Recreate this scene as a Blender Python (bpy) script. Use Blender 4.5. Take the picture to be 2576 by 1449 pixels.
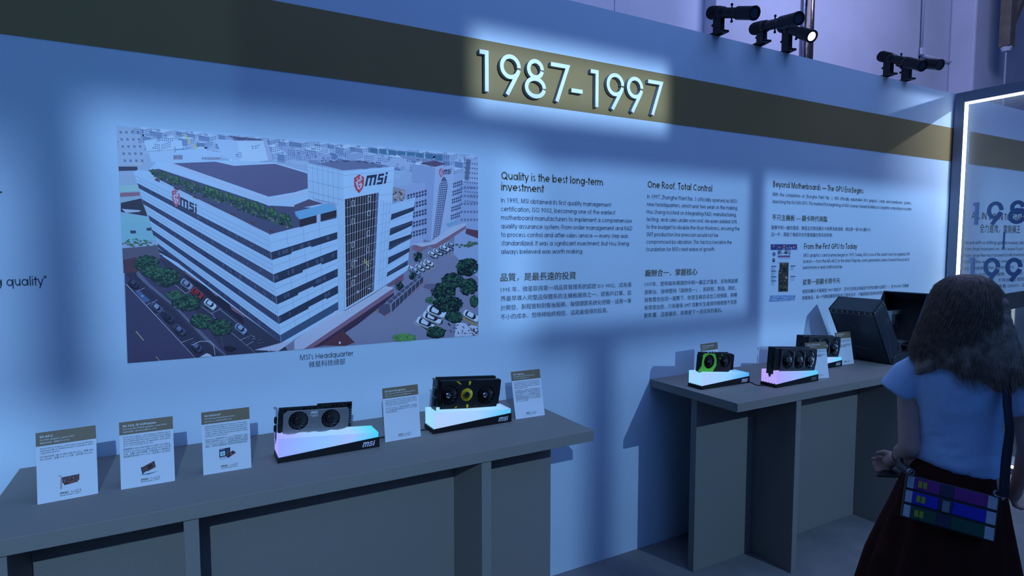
import bpy, bmesh, math, random
from math import sin, cos, pi, radians, sqrt, atan2
from mathutils import Vector, Matrix, Euler
random.seed(7)
SC = bpy.context.scene
COL = SC.collection
for o in list(bpy.data.objects): bpy.data.objects.remove(o)

# ---------------------------------------------------------------- camera
F, YAW, PIT, CX, CY = 1493.0, 0.50671, 0.069575, 1288.0, 724.5
CAM = Vector((0, -2.4, 1.64))
fw = Vector((sin(YAW)*cos(PIT), cos(YAW)*cos(PIT), -sin(PIT)))
rt = Vector((cos(YAW), -sin(YAW), 0)); dn = fw.cross(rt)
cd = bpy.data.cameras.new('camera'); cam = bpy.data.objects.new('camera', cd); COL.objects.link(cam)
cd.sensor_fit = 'HORIZONTAL'; cd.sensor_width = 36; cd.lens = F/2576*36
cam.location = CAM; cam.rotation_euler = Matrix((rt, -dn, -fw)).transposed().to_euler()
cd.clip_start = .05
SC.camera = cam
SC.view_settings.view_transform = 'Standard'; SC.view_settings.look = 'None'
SC.view_settings.exposure = 0; SC.view_settings.gamma = 1; SC.view_settings.use_curve_mapping = False

# measuring helpers: where the sight line of a photo pixel meets a plane of the room
def ray(x, y): return ((x-CX)/F)*rt + ((y-CY)/F)*dn + fw
def onY(x, y, Y=0.): v = ray(x, y); return CAM + v*((Y-CAM.y)/v.y)
def onX(x, y, X): v = ray(x, y); return CAM + v*((X-CAM.x)/v.x)
def onZ(x, y, Z): v = ray(x, y); return CAM + v*((Z-CAM.z)/v.z)

# ---------------------------------------------------------------- world and lights
w = bpy.data.worlds.new('hall'); SC.world = w; w.use_nodes = True
bg = w.node_tree.nodes['Background']; bg.inputs[0].default_value = (.030, .105, .36, 1); bg.inputs[1].default_value = .27

def framing_light(name, loc, watts, color, rect, soft, radius=.02):
    """profile projector: a point source whose shutters cut the beam to rect (x0,x1,z0,z1) on the wall plane y=0"""
    l = bpy.data.lights.new(name, 'POINT'); l.energy = watts; l.color = color; l.shadow_soft_size = radius
    o = bpy.data.objects.new(name, l); o.location = loc; COL.objects.link(o)
    l.use_nodes = True; nt = l.node_tree; N = nt.nodes; L = nt.links
    em = N['Emission']; tc = N.new('ShaderNodeTexCoord'); sp = N.new('ShaderNodeSeparateXYZ'); L.new(tc.outputs['Normal'], sp.inputs[0])
    def m(op, a, b=None, c=None):
        n = N.new('ShaderNodeMath'); n.operation = op
        for i, v in enumerate((a, b, c)):
            if v is None: continue
            if isinstance(v, (int, float)): n.inputs[i].default_value = v
            else: L.new(v, n.inputs[i])
        return n.outputs[0]
    ny = m('MAXIMUM', sp.outputs[1], 1e-4); D = -loc[1]
    X = m('ADD', m('MULTIPLY', m('DIVIDE', sp.outputs[0], ny), D), loc[0])
    Z = m('ADD', m('MULTIPLY', m('DIVIDE', sp.outputs[2], ny), D), loc[2])
    def ss(v, a, b):
        n = N.new('ShaderNodeMapRange'); n.interpolation_type = 'SMOOTHSTEP'
        L.new(v, n.inputs[0]); n.inputs[1].default_value = a; n.inputs[2].default_value = b
        return n.outputs[0]
    x0, x1, z0, z1 = rect
    s = soft if isinstance(soft, (tuple, list)) else (soft,)*4
    k = m('MULTIPLY', ss(X, x0-s[0], x0+s[0]), m('SUBTRACT', 1., ss(X, x1-s[1], x1+s[1])))
    k = m('MULTIPLY', k, m('MULTIPLY', ss(Z, z0-s[2], z0+s[2]), m('SUBTRACT', 1., ss(Z, z1-s[3], z1+s[3]))))
    k = m('MULTIPLY', k, m('GREATER_THAN', sp.outputs[1], 1e-3))
    L.new(k, em.inputs['Strength'])
    return o
CB = (.34, .62, 1.)          # cool white of the profile projectors
framing_light('beam_title', (1.7, -4, 3.0), 880, (.46, .70, 1), (1.14, 2.27, 2.27, 2.56), (.07, .06, .10, .10), .01)
framing_light('beam_poster', (.4, -4, 3.0), 400, CB, (-.27, 1.42, 1.12, 2.1), (.10, .16, .22, .12), .01)
framing_light('beam_quote', (-1.3, -4, 3.0), 380, CB, (-2.2, -.44, .9, 1.93), (.1, .13, .5, .22), .01)
framing_light('beam_text_a', (2.1, -4, 3.0), 290, CB, (1.3, 2.93, 1.25, 2.04), (.12, .05, .08, .07), .01)
framing_light('beam_text_b', (3.9, -4, 3.0), 330, CB, (3.06, 5.3, 1.02, 2.06), (.05, .15, .12, .08), .01)
framing_light('wash_left', (-.44, -4, 2.75), 330, CB, (-2.5, 1.75, -5, 1.10), (.1, .12, .1, .14), .012)
framing_light('wash_right', (3.26, -4, 2.75), 240, CB, (1.95, 5.2, -5, 1.12), (.10, .3, .1, .12), .012)
framing_light('beam_corner', (5.9, -3.2, 3.0), 400, (.52, .68, 1), (4.6, 5.3, 1.9, 2.74), (.5, .02, .5, .04), .01)
framing_light('beam_edge', (-.9, -4, 3.0), 40, (.25, .6, 1), (-2.5, .19, 1.7, 3.2), (.1, .04, .5, .1), .01)
framing_light('beam_beyond', (6.6, -3.4, 3.0), 170, CB, (5.6, 7.6, .2, 2.3), (.3, .3, .2, .5), .01)
def area(name, loc, rot, size, watts, color):
    l = bpy.data.lights.new(name, 'AREA'); l.shape = 'RECTANGLE'; l.size, l.size_y = size; l.energy = watts; l.color = color
    o = bpy.data.objects.new(name, l); o.location = loc; o.rotation_euler = rot; COL.objects.link(o); return o
area('front_fill', (1.2, -6.0, 4.6), (radians(62), 0, 0), (6, 2.5), 62, (.10, .33, 1))  # added blue fill from the front, lifts wall and table tops, no real fixture
area('overhead_fill', (3.0, -1.5, 6.2), (radians(25), 0, 0), (5, 2), 95, (.30, .46, 1))  # added fill light overhead to brighten the upper wall, not an actual lamp
area('rear_fill', (6.5, -.4, 6.0), (radians(60), 0, radians(-20)), (2, 1), 120, (.50, .56, 1))  # added fill light that brightens the rear hall wall, stands for no known lamp

# ---------------------------------------------------------------- materials
def nodes(name):
    m = bpy.data.materials.new(name); m.use_nodes = True
    return m, m.node_tree.nodes, m.node_tree.links, m.node_tree.nodes['Principled BSDF']
def mat(name, rgb, rough=.5, metal=0., spec=.5, var=.0, vs=20., bump=0., bs=300., emis=None, es=0., alpha=None, trans=0., ior=1.45):
    m, N, L, P = nodes(name)
    P.inputs['Base Color'].default_value = (*rgb, 1); P.inputs['Roughness'].default_value = rough
    P.inputs['Metallic'].default_value = metal; P.inputs['Specular IOR Level'].default_value = spec
    P.inputs['Transmission Weight'].default_value = trans; P.inputs['IOR'].default_value = ior
    if alpha is not None: P.inputs['Alpha'].default_value = alpha
    if emis: P.inputs['Emission Color'].default_value = (*emis, 1); P.inputs['Emission Strength'].default_value = es
    if var or bump:
        tc = N.new('ShaderNodeTexCoord')
    if var:
        nz = N.new('ShaderNodeTexNoise'); nz.inputs['Scale'].default_value = vs; nz.inputs['Detail'].default_value = 6
        L.new(tc.outputs['Object'], nz.inputs['Vector'])
        cr = N.new('ShaderNodeValToRGB'); cr.color_ramp.elements[0].position = .3; cr.color_ramp.elements[1].position = .7
        cr.color_ramp.elements[0].color = (*[c*(1-var) for c in rgb], 1); cr.color_ramp.elements[1].color = (*[min(1, c*(1+var)) for c in rgb], 1)
        L.new(nz.outputs['Fac'], cr.inputs[0]); L.new(cr.outputs[0], P.inputs['Base Color'])
    if bump:
        nb = N.new('ShaderNodeTexNoise'); nb.inputs['Scale'].default_value = bs; nb.inputs['Detail'].default_value = 3
        L.new(tc.outputs['Object'], nb.inputs['Vector'])
        b = N.new('ShaderNodeBump'); b.inputs['Strength'].default_value = bump; b.inputs['Distance'].default_value = .002
        L.new(nb.outputs['Fac'], b.inputs['Height']); L.new(b.outputs[0], P.inputs['Normal'])
    return m
def lin(c):
    return tuple(((v/255)/12.92 if v/255 <= .04045 else ((v/255+.055)/1.055)**2.4) for v in c)
M = {}
M['wall'] = mat('wall_vinyl', (.66, .78, .89), .55, spec=.25, var=.02, vs=3, bump=.04, bs=500)
M['band'] = mat('olive_band', (.30, .21, .09), .6, spec=.2, var=.03, vs=4)
M['desk'] = mat('grey_laminate', (.255, .235, .215), .6, spec=.3, var=.10, vs=420, bump=.25, bs=700)
M['floor'] = mat('floor', (.20, .195, .20), .6, spec=.3, var=.12, vs=6, bump=.05, bs=120)
M['hall'] = mat('hall_paint', (.62, .62, .72), .7, spec=.2, var=.06, vs=1.5, bump=.15, bs=40)
M['hallp'] = mat('hall_panel', (.66, .66, .76), .6, spec=.2, var=.05, vs=2, bump=.08, bs=60)
M['ink'] = mat('dark_lettering', (.035, .045, .08), .6)
M['gold'] = mat('olive_lettering', (.12, .10, .055), .6)
M['white'] = mat('white_acrylic', (.85, .88, .92), .35)
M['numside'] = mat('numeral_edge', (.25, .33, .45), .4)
M['black'] = mat('black_plastic', (.012, .012, .014), .4, spec=.4)
M['blackm'] = mat('black_metal', (.015, .015, .017), .35, metal=.3)
M['card'] = mat('card_board', (.80, .84, .90), .5, spec=.3)
M['cardband'] = mat('card_olive', (.22, .165, .10), .55)
M['cardtxt'] = mat('card_white_ink', (.85, .87, .9), .5)
M['steel'] = mat('bracket_steel', (.45, .46, .48), .35, metal=.9)
M['chrome'] = mat('chrome', (.8, .82, .85), .12, metal=1)
M['pcb'] = mat('circuit_board', (.012, .016, .016), .45, var=.5, vs=120)
M['gun'] = mat('gunmetal_shroud', (.30, .30, .32), .33, metal=.55, var=.04, vs=40)
M['yellow'] = mat('yellow_plastic', (.75, .50, .02), .4)
M['green'] = mat('green_plastic', (.22, .75, .06), .35)
M['blade'] = mat('fan_blade', (.045, .048, .055), .28, spec=.6)
M['charcoal'] = mat('charcoal_shroud', (.05, .055, .065), .4, metal=.2)
M['gold_contact'] = mat('gold_contact', (.6, .42, .12), .3, metal=.9)
M['skin'] = mat('skin', (.52, .30, .24), .55, var=.05, vs=30)
M['shirt'] = mat('shirt_cotton', (.50, .66, .90), .85, spec=.1, var=.04, vs=60, bump=.3, bs=500)
M['skirt'] = mat('skirt_cloth', (.065, .018, .013), .9, spec=.1, var=.2, vs=14, bump=.3, bs=300)
M['hair'] = mat('hair', (.30, .205, .155), .55, spec=.3, var=.35, vs=60)
M['leather'] = mat('bag_black', (.02, .02, .03), .5)

# ---------------------------------------------------------------- mesh helpers
def prop(o, label=None, cat=None, group=None, kind=None):
    for k, v in (('label', label), ('category', cat), ('group', group), ('kind', kind)):
        if v: o[k] = v
    return o
def empty(name, loc=(0, 0, 0), rot=(0, 0, 0), label=None, cat=None, group=None):
    o = bpy.data.objects.new(name, None); COL.objects.link(o); o.location = loc; o.rotation_euler = rot
    o.empty_display_size = .05
    return prop(o, label, cat, group)
def mesh(name, V, Fc, m, parent=None, smooth=False, mi=None, bevel=0, loc=None, rot=None):
    me = bpy.data.meshes.new(name); me.from_pydata([tuple(v) for v in V], [], Fc); me.update()
    for x in (m if isinstance(m, (list, tuple)) else [m]): me.materials.append(x)
    if mi:
        for p, i in zip(me.polygons, mi): p.material_index = i
    if smooth:
        for p in me.polygons: p.use_smooth = True
    o = bpy.data.objects.new(name, me); COL.objects.link(o)
    if parent: o.parent = parent
    if loc: o.location = loc
    if rot: o.rotation_euler = rot
    if bevel:
        b = o.modifiers.new('bevel', 'BEVEL'); b.width = bevel; b.segments = 2; b.limit_method = 'ANGLE'; b.harden_normals = False
    return o
class MB:
    def __init__(s): s.V = []; s.F = []; s.I = []
    def add(s, V, Fc, i=0):
        n = len(s.V); s.V += [tuple(v) for v in V]; s.F += [tuple(n+k for k in f) for f in Fc]; s.I += [i]*len(Fc)
    def box(s, a, b, i=0, M4=None):
        (x0, y0, z0), (x1, y1, z1) = a, b
        V = [(x0,y0,z0),(x1,y0,z0),(x1,y1,z0),(x0,y1,z0),(x0,y0,z1),(x1,y0,z1),(x1,y1,z1),(x0,y1,z1)]
        if M4: V = [M4 @ Vector(v) for v in V]
        s.add(V, [(0,3,2,1),(4,5,6,7),(0,1,5,4),(1,2,6,5),(2,3,7,6),(3,0,4,7)], i)
    def prism(s, P, a, b, axis='Y', i=0, M4=None):
        """polygon P of (u,v) extruded between a and b; axis Y: (u,y,v)  X: (x,u,v)  Z: (u,v,z)"""
        def g(p, t): return (p[0], t, p[1]) if axis == 'Y' else ((t, p[0], p[1]) if axis == 'X' else (p[0], p[1], t))
        n = len(P); V = [g(p, a) for p in P]+[g(p, b) for p in P]
        if M4: V = [M4 @ Vector(v) for v in V]
        s.add(V, [tuple(range(n)), tuple(range(2*n-1, n-1, -1))]+[(k, k+n, (k+1) % n+n, (k+1) % n) for k in range(n)], i)
    def cyl(s, p, q, r0, r1=None, n=20, i=0, cap=True):
        p, q = Vector(p), Vector(q); r1 = r0 if r1 is None else r1
        d = (q-p).normalized(); u = d.orthogonal().normalized(); v = d.cross(u)
        V = [p+(u*cos(2*pi*k/n)+v*sin(2*pi*k/n))*r0 for k in range(n)]+[q+(u*cos(2*pi*k/n)+v*sin(2*pi*k/n))*r1 for k in range(n)]
        Fc = [(k, (k+1) % n, (k+1) % n+n, k+n) for k in range(n)]
        if cap: Fc += [tuple(range(n-1, -1, -1)), tuple(range(n, 2*n))]
        s.add(V, Fc, i)
    def tube(s, pts, r, n=8, i=0):
        pts = [Vector(p) for p in pts]; rs = r if isinstance(r, (list, tuple)) else [r]*len(pts)
        V = []; u = None
        for k, p in enumerate(pts):
            d = (pts[min(k+1, len(pts)-1)]-pts[max(k-1, 0)]).normalized()
            u = d.orthogonal().normalized() if u is None else (u-d*u.dot(d)).normalized(); v = d.cross(u)
            V += [p+(u*cos(2*pi*j/n)+v*sin(2*pi*j/n))*rs[k] for j in range(n)]
        Fc = [(k*n+j, k*n+(j+1) % n, (k+1)*n+(j+1) % n, (k+1)*n+j) for k in range(len(pts)-1) for j in range(n)]
        Fc += [tuple(range(n-1, -1, -1)), tuple(range((len(pts)-1)*n, len(pts)*n))]
        s.add(V, Fc, i)
    def ball(s, c, r, n=12, i=0):
        rx, ry, rz = r if isinstance(r, (tuple, list)) else (r, r, r); V = [(c[0], c[1], c[2]+rz)]
        h = n//2
        for a in range(1, h):
            for b in range(n): V.append((c[0]+rx*sin(pi*a/h)*cos(2*pi*b/n), c[1]+ry*sin(pi*a/h)*sin(2*pi*b/n), c[2]+rz*cos(pi*a/h)))
        V.append((c[0], c[1], c[2]-rz)); e = len(V)-1
        Fc = [(0, 1+b, 1+(b+1) % n) for b in range(n)]
        for a in range(h-2): Fc += [(1+a*n+b, 1+(a+1)*n+b, 1+(a+1)*n+(b+1) % n, 1+a*n+(b+1) % n) for b in range(n)]
        Fc += [(e, 1+(h-2)*n+(b+1) % n, 1+(h-2)*n+b) for b in range(n)]
        s.add(V, Fc, i)
    def loft(s, rings, i=0, cap=True):
        n = len(rings[0]); V = [p for r in rings for p in r]
        Fc = [(k*n+j, k*n+(j+1) % n, (k+1)*n+(j+1) % n, (k+1)*n+j) for k in range(len(rings)-1) for j in range(n)]
        if cap: Fc += [tuple(range(n-1, -1, -1)), tuple(range((len(rings)-1)*n, len(rings)*n))]
        s.add(V, Fc, i)
    def out(s, name, m, parent=None, **k): return mesh(name, s.V, s.F, m, parent, mi=s.I if isinstance(m, (list, tuple)) else None, **k)
def box(name, a, b, m, parent=None, bevel=0):
    q = MB(); q.box(a, b); return q.out(name, m, parent, bevel=bevel)
def struct(o): o['kind'] = 'structure'; return o

# ---------------------------------------------------------------- geometric lettering (round sans drawn from strokes)
R = .27
def _g():
    G = {}
    def A(cx, cy, rx, ry, a0, a1): return ('A', cx, cy, rx, ry, a0, a1)
    O = lambda cx: A(cx, R, R, R, 0, 360)
    def P(*p): return ('P', p)
    G['a'] = (.70, [O(.32), P(.59,0,.59,.54)]); G['b'] = (.70, [O(.36), P(.09,0,.09,.76)])
    G['c'] = (.60, [A(.33,R,R,R,45,315)]); G['d'] = (.70, [O(.32), P(.59,0,.59,.76)])
    G['e'] = (.64, [A(.32,R,R,R,0,318), P(.05,.27,.59,.27)]); G['f'] = (.33, [P(.13,0,.13,.62), A(.27,.62,.14,.14,180,80), P(.02,.5,.28,.5)])
    G['g'] = (.70, [O(.32), P(.59,.54,.59,.02), A(.33,.02,.26,.23,0,-150)]); G['h'] = (.58, [P(.09,0,.09,.76), A(.29,.32,.20,.21,180,0), P(.49,.32,.49,0)])
    G['i'] = (.20, [P(.1,0,.1,.54), P(.1,.66,.1,.74)]); G['j'] = (.22, [P(.12,.54,.12,-.12), A(.02,-.12,.1,.09,0,-90), P(.12,.66,.12,.74)])
    G['k'] = (.52, [P(.09,0,.09,.76), P(.12,.26,.44,.54), P(.22,.34,.5,0)]); G['l'] = (.20, [P(.1,0,.1,.76)])
    G['m'] = (.88, [P(.09,0,.09,.54), A(.265,.34,.175,.19,180,0), P(.44,.34,.44,0), A(.615,.34,.175,.19,180,0), P(.79,.34,.79,0)])
    G['n'] = (.58, [P(.09,0,.09,.54), A(.29,.32,.20,.21,180,0), P(.49,.32,.49,0)]); G['o'] = (.65, [O(.325)])
    G['p'] = (.70, [O(.36), P(.09,.54,.09,-.22)]); G['q'] = (.70, [O(.32), P(.59,.54,.59,-.22)])
    G['r'] = (.33, [P(.09,0,.09,.54), A(.27,.34,.18,.18,180,75)]); G['s'] = (.42, [A(.21,.405,.13,.135,40,270), A(.21,.135,.15,.135,90,-140)])
    G['t'] = (.33, [P(.16,0,.16,.72), P(.02,.5,.31,.5)]); G['u'] = (.58, [P(.09,.54,.09,.22), A(.29,.22,.20,.21,180,360), P(.49,.54,.49,0)])
    G['v'] = (.54, [P(.04,.54,.27,0,.5,.54)]); G['w'] = (.82, [P(.04,.54,.22,0,.41,.5,.6,0,.78,.54)])
    G['x'] = (.50, [P(.04,0,.46,.54), P(.04,.54,.46,0)]); G['y'] = (.54, [P(.04,.54,.28,0), P(.5,.54,.18,-.22)]); G['z'] = (.46, [P(.04,.51,.42,.51,.04,.03,.43,.03)])
    C = .72; H = C/2
    G['A'] = (.72, [P(.03,0,.36,C,.69,0), P(.14,.22,.58,.22)]); G['B'] = (.58, [P(.3,.03,.09,.03,.09,C-.03,.27,C-.03), A(.27,.54,.17,.15,90,-90), P(.09,.39,.3,.39), A(.3,.21,.2,.18,90,-90)])
    G['C'] = (.78, [A(.41,H,.36,H-.02,45,315)]); G['D'] = (.74, [P(.3,.03,.09,.03,.09,C-.03,.3,C-.03), A(.3,H,.37,H-.03,90,-90)])
    G['E'] = (.54, [P(.48,.03,.09,.03,.09,C-.03,.48,C-.03), P(.09,H,.46,H)]); G['F'] = (.5, [P(.09,0,.09,C-.03,.46,C-.03), P(.09,H,.44,H)])
    G['G'] = (.86, [A(.43,H,.36,H-.02,45,360), P(.45,H,.79,H)]); G['H'] = (.7, [P(.09,0,.09,C), P(.61,0,.61,C), P(.09,H,.61,H)])
    G['I'] = (.22, [P(.11,0,.11,C)]); G['J'] = (.48, [P(.38,C,.38,.2), A(.21,.2,.17,.18,0,-180)]); G['K'] = (.6, [P(.09,0,.09,C), P(.12,.3,.52,C), P(.22,.4,.57,0)])
    G['L'] = (.46, [P(.09,C,.09,.03,.43,.03)]); G['M'] = (.92, [P(.08,0,.17,C,.46,.02,.75,C,.84,0)]); G['N'] = (.74, [P(.09,0,.09,C,.65,0,.65,C)])
    G['O'] = (.86, [A(.43,H,.37,H-.01,0,360)]); G['P'] = (.56, [P(.09,0,.09,C-.03,.3,C-.03), A(.3,.52,.18,.17,90,-90), P(.09,.35,.3,.35)])
    G['Q'] = (.86, [A(.43,H,.37,H-.01,0,360), P(.5,.22,.8,-.02)]); G['R'] = (.58, [P(.09,0,.09,C-.03,.3,C-.03), A(.3,.52,.18,.17,90,-90), P(.09,.35,.3,.35), P(.28,.35,.52,0)])
    G['S'] = (.5, [A(.25,.53,.17,.165,30,270), A(.25,.19,.2,.175,90,-150)]); G['T'] = (.48, [P(.24,0,.24,C), P(.02,C-.03,.46,C-.03)])
    G['U'] = (.66, [P(.09,C,.09,.25), A(.33,.25,.24,.23,180,360), P(.57,.25,.57,C)]); G['V'] = (.66, [P(.03,C,.33,.02,.63,C)])
    G['W'] = (.92, [P(.03,C,.24,.02,.46,C,.68,.02,.89,C)]); G['X'] = (.6, [P(.03,0,.57,C), P(.03,C,.57,0)]); G['Y'] = (.56, [P(.03,C,.28,.34,.53,C), P(.28,.34,.28,0)])
    G['Z'] = (.5, [P(.05,C-.03,.44,C-.03,.05,.03,.46,.03)])
    G['0'] = (.58, [A(.29,H,.22,H-.02,0,360)]); G['1'] = (.58, [P(.2,C-.03,.34,C-.03), P(.33,0,.33,C)])
    G['2'] = (.58, [A(.29,.5,.2,.2,175,-35), P(.44,.38,.08,.04,.5,.04)]); G['3'] = (.58, [A(.27,.52,.18,.17,150,-90), A(.27,.2,.21,.18,90,-150)])
    G['4'] = (.58, [P(.42,0,.42,C,.05,.18,.55,.18)]); G['5'] = (.58, [P(.48,C-.03,.2,C-.03,.14,.4), A(.27,.24,.21,.21,120,-140)])
    G['6'] = (.58, [A(.29,.22,.21,.2,0,360), P(.12,.34,.36,C)]); G['7'] = (.58, [P(.06,C-.03,.5,C-.03,.2,0)])
    G['8'] = (.58, [A(.29,.54,.16,.16,0,360), A(.29,.19,.2,.18,0,360)]); G['9'] = (.58, [A(.29,.5,.21,.2,0,360), P(.46,.38,.22,0)])
    G['.'] = (.24, [P(.12,0,.12,.08)]); G[','] = (.24, [P(.14,.08,.07,-.1)]); G["'"] = (.2, [P(.1,.56,.1,.74)]); G['"'] = (.3, [P(.08,.56,.08,.76), P(.22,.56,.22,.76)])
    G['-'] = (.36, [P(.05,.26,.31,.26)]); G['\u2014'] = (1., [P(.02,.27,.98,.27)]); G['%'] = (.8, [A(.2,.54,.14,.15,0,360), A(.6,.17,.14,.15,0,360), P(.14,0,.64,C)])
    G['&'] = (.72, [P(.66,0,.2,.5), A(.3,.56,.13,.14,215,-30), P(.41,.48,.14,.3), A(.27,.19,.2,.17,130,360), P(.47,.19,.62,.36)])
    G['('] = (.3, [A(.36,.3,.26,.5,130,230)]); G[')'] = (.3, [A(-.06,.3,.26,.5,50,-50)]); G[' '] = (.28, []); G[':'] = (.24, [P(.12,0,.12,.08), P(.12,.4,.12,.48)])
    return G
GL = _g()
def text_width(t, w): return sum(GL.get(c, GL[' '])[0]*1.0 for c in t)
def stroke_text(mb, t, x, z, size, width=None, wt=.075, seg=14, y=0., i=0, slant=0., thick=None):
    """lettering in the (x, z) plane; width = fitted length"""
    sx = size if width is None else width/max(text_width(t, wt), .01)
    cx = x
    for ch in t:
        adv, S = GL.get(ch, GL[' '])
        for st in S:
            if st[0] == 'A':
                _, ax, ay, rx, ry, a0, a1 = st; full = abs(a1-a0) >= 359; n = max(3, int(seg*abs(a1-a0)/360))
                pts = []
                ex, ey = (wt/2 if True else 0), wt/2
                for k in range(n+1):
                    a = radians(a0+(a1-a0)*k/n)
                    pts.append(((ax+(rx)*cos(a), ay+(ry-.0)*sin(a)), (ax+(rx-wt)*cos(a), ay+(ry-wt)*sin(a))))
                segs = pts
                V = [q for p in segs for q in p]
                Fc = [(2*k, 2*k+1, 2*k+3, 2*k+2) for k in range(n)]
                mb_add_flat(mb, V, Fc, cx, z, sx, size, y, i, slant, thick)
            else:
                p = st[1]
                for k in range(0, len(p)-2, 2):
                    x0, y0, x1, y1 = p[k:k+4]; dx, dy = x1-x0, y1-y0; l = sqrt(dx*dx+dy*dy) or 1
                    ox, oy = -dy/l*wt/2, dx/l*wt/2; e = wt*.3 if 2 < len(p)-0 and len(p) > 4 else 0
                    ux, uy = dx/l*e, dy/l*e
                    s0 = 0 if k == 0 else 1; s1 = 0 if k+4 >= len(p) else 1
                    V = [(x0+ox-ux*s0, y0+oy-uy*s0), (x0-ox-ux*s0, y0-oy-uy*s0), (x1-ox+ux*s1, y1-oy+uy*s1), (x1+ox+ux*s1, y1+oy+uy*s1)]
                    mb_add_flat(mb, V, [(0, 1, 2, 3)], cx, z, sx, size, y, i, slant, thick)
        cx += adv*sx
    return cx
def mb_add_flat(mb, V, Fc, x, z, sx, sz, y, i, slant, thick):
    P = [(x+(u+slant*v)*sx, y, z+v*sz) for u, v in V]
    if thick is None: mb.add(P, Fc, i)
    else:
        n = len(P); Q = [(a, b+thick, c) for a, b, c in P]
        edges = {}
        for f in Fc:
            for a, b in zip(f, f[1:]+f[:1]): edges[(a, b)] = 1
        side = [(a, b, b+n, a+n) for (a, b) in edges if (b, a) not in edges]
        mb.add(P+Q, list(Fc), i); mb.add(P+Q, side, i+1)
def font_text(mb, t, x, z, size, width=None, y=0., i=0, xs=1.):
    c = bpy.data.curves.new('t', 'FONT'); c.body = t; c.size = size; c.resolution_u = 1
    o = bpy.data.objects.new('t', c); COL.objects.link(o)
    dg = bpy.context.evaluated_depsgraph_get(); me = bpy.data.meshes.new_from_object(o.evaluated_get(dg))
    if len(me.vertices):
        x1 = max(v.co.x for v in me.vertices); x0 = min(v.co.x for v in me.vertices); k = xs if width is None else width/(x1-x0)
        mb.add([(x+(v.co.x-x0)*k, y, z+v.co.y) for v in me.vertices], [tuple(p.vertices) for p in me.polygons], i)
    bpy.data.objects.remove(o); bpy.data.curves.remove(c); bpy.data.meshes.remove(me)
def slant_poly(P, x, z, s, sl=.28): return [(x+(u+sl*v)*s, z+v*s) for u, v in P]
MSI = [[(0,0),(.3,0),(.3,1),(0,1)], [(.3,.74),(1.45,.74),(1.55,.9),(1.5,1),(.3,1)], [(.62,0),(.9,0),(.9,.74),(.62,.74)], [(1.22,0),(1.52,0),(1.52,.8),(1.22,.8)],
       [(1.75,0),(2.6,0),(2.6,.22),(1.75,.22)], [(1.75,.4),(2.6,.4),(2.6,.62),(1.75,.62)], [(1.75,.78),(2.6,.78),(2.6,1),(1.75,1)], [(1.75,.5),(2.0,.5),(2.0,.9),(1.75,.9)], [(2.35,.1),(2.6,.1),(2.6,.5),(2.35,.5)],
       [(2.82,0),(3.12,0),(3.12,.74),(2.82,.74)], [(2.82,.86),(3.12,.86),(3.12,1.06),(2.82,1.06)]]
def msi(mb, x, z, s, y=0., i=0, sl=.28, xk=.85):
    for P in MSI: mb.add([(x+(u*xk+sl*v)*s, y, z+v*s) for u, v in P], [tuple(range(len(P)))], i)

# ================================================================ THE ROOM
TOP = 2.803
def wallbox(name, x0, x1):
    return struct(box(name, (x0, 0, 0), (x1, .09, TOP), M['wall']))
wallbox('wall_back', -3.2, 9.0)
struct(box('floor', (-6, -7, -.05), (14, 6, 0), M['floor']))
band = struct(box('trim_1', (-3.2, -.0015, 2.2925), (9.0, 0, 2.545), M['band']))
# hall behind: painted block wall with panel joints
hw = struct(box('wall_rear', (-6, 2.6, 0), (14, 2.75, 7), M['hall']))
HX = [onY(x, 60, 2.6).x for x in (1300, 1543, 1748)]
def hx(px, py=60, Y=2.6): return onY(px, py, Y)
k = 0
seams = [hx(1300).x, hx(1543).x, hx(1748).x]
for a, b in zip(seams, seams[1:]):
    k += 1
    q = struct(box('wall_panel' if k == 1 else 'wall_panel', (a+.006, 2.585, 2.5), (b-.006, 2.6, 6.8), M['hallp'], hw)); del q['kind']
a = hx(1795, 60, 2.45).x; b = hx(1905, 60, 2.45).x
struct(box('trim_2', (a, 2.42, 0), (b, 2.6, 7), M['hall'], bevel=.01))
a = hx(2440, 160, 2.3).x; b = hx(2520, 160, 2.3).x
struct(box('trim_3', (a, 2.25, 0), (b, 2.6, 7), M['hall'], bevel=.03))

# ================================================================ NUMERALS ON THE BAND
def arc_pts(cx, cy, rx, ry, a0, a1, n=28): return [(cx+rx*cos(radians(a0+(a1-a0)*k/n)), cy+ry*sin(radians(a0+(a1-a0)*k/n))) for k in range(n+1)]
def stroke_solid(mb, pts, wt, y0, y1, closed=False):
    """a bent bar of width wt along pts in the xz plane, solid between y0 (front) and y1"""
    n = len(pts); Lf, Rt = [], []
    for k, p in enumerate(pts):
        if closed: a, b = pts[(k-1) % n], pts[(k+1) % n]
        else: a, b = pts[max(k-1, 0)], pts[min(k+1, n-1)]
        if not closed and 0 < k < n-1:
            d1 = Vector(p)-Vector(a); d2 = Vector(b)-Vector(p); d1.normalize(); d2.normalize(); d = (d1+d2).normalized(); m = wt/2/max(.35, d.dot(d1))
        else:
            d = (Vector(b)-Vector(a)).normalized(); m = wt/2
        Lf.append((p[0]-d.y*m, p[1]+d.x*m)); Rt.append((p[0]+d.y*m, p[1]-d.x*m))
    V = [(q[0], y0, q[1]) for q in Lf+Rt]+[(q[0], y1, q[1]) for q in Lf+Rt]
    rng = range(n if closed else n-1)
    f = []; s = []
    for k in rng:
        j = (k+1) % n; f.append((k, j, n+j, n+k)); s += [(k, k+2*n, j+2*n, j), (n+k, n+j, 3*n+j, 3*n+k)]
    if not closed: s += [(0, n, 3*n, 2*n), (n-1, 3*n-1, 4*n-1, 2*n-1)]
    mb.add(V, f, 0); mb.add(V, s, 1)
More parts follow.
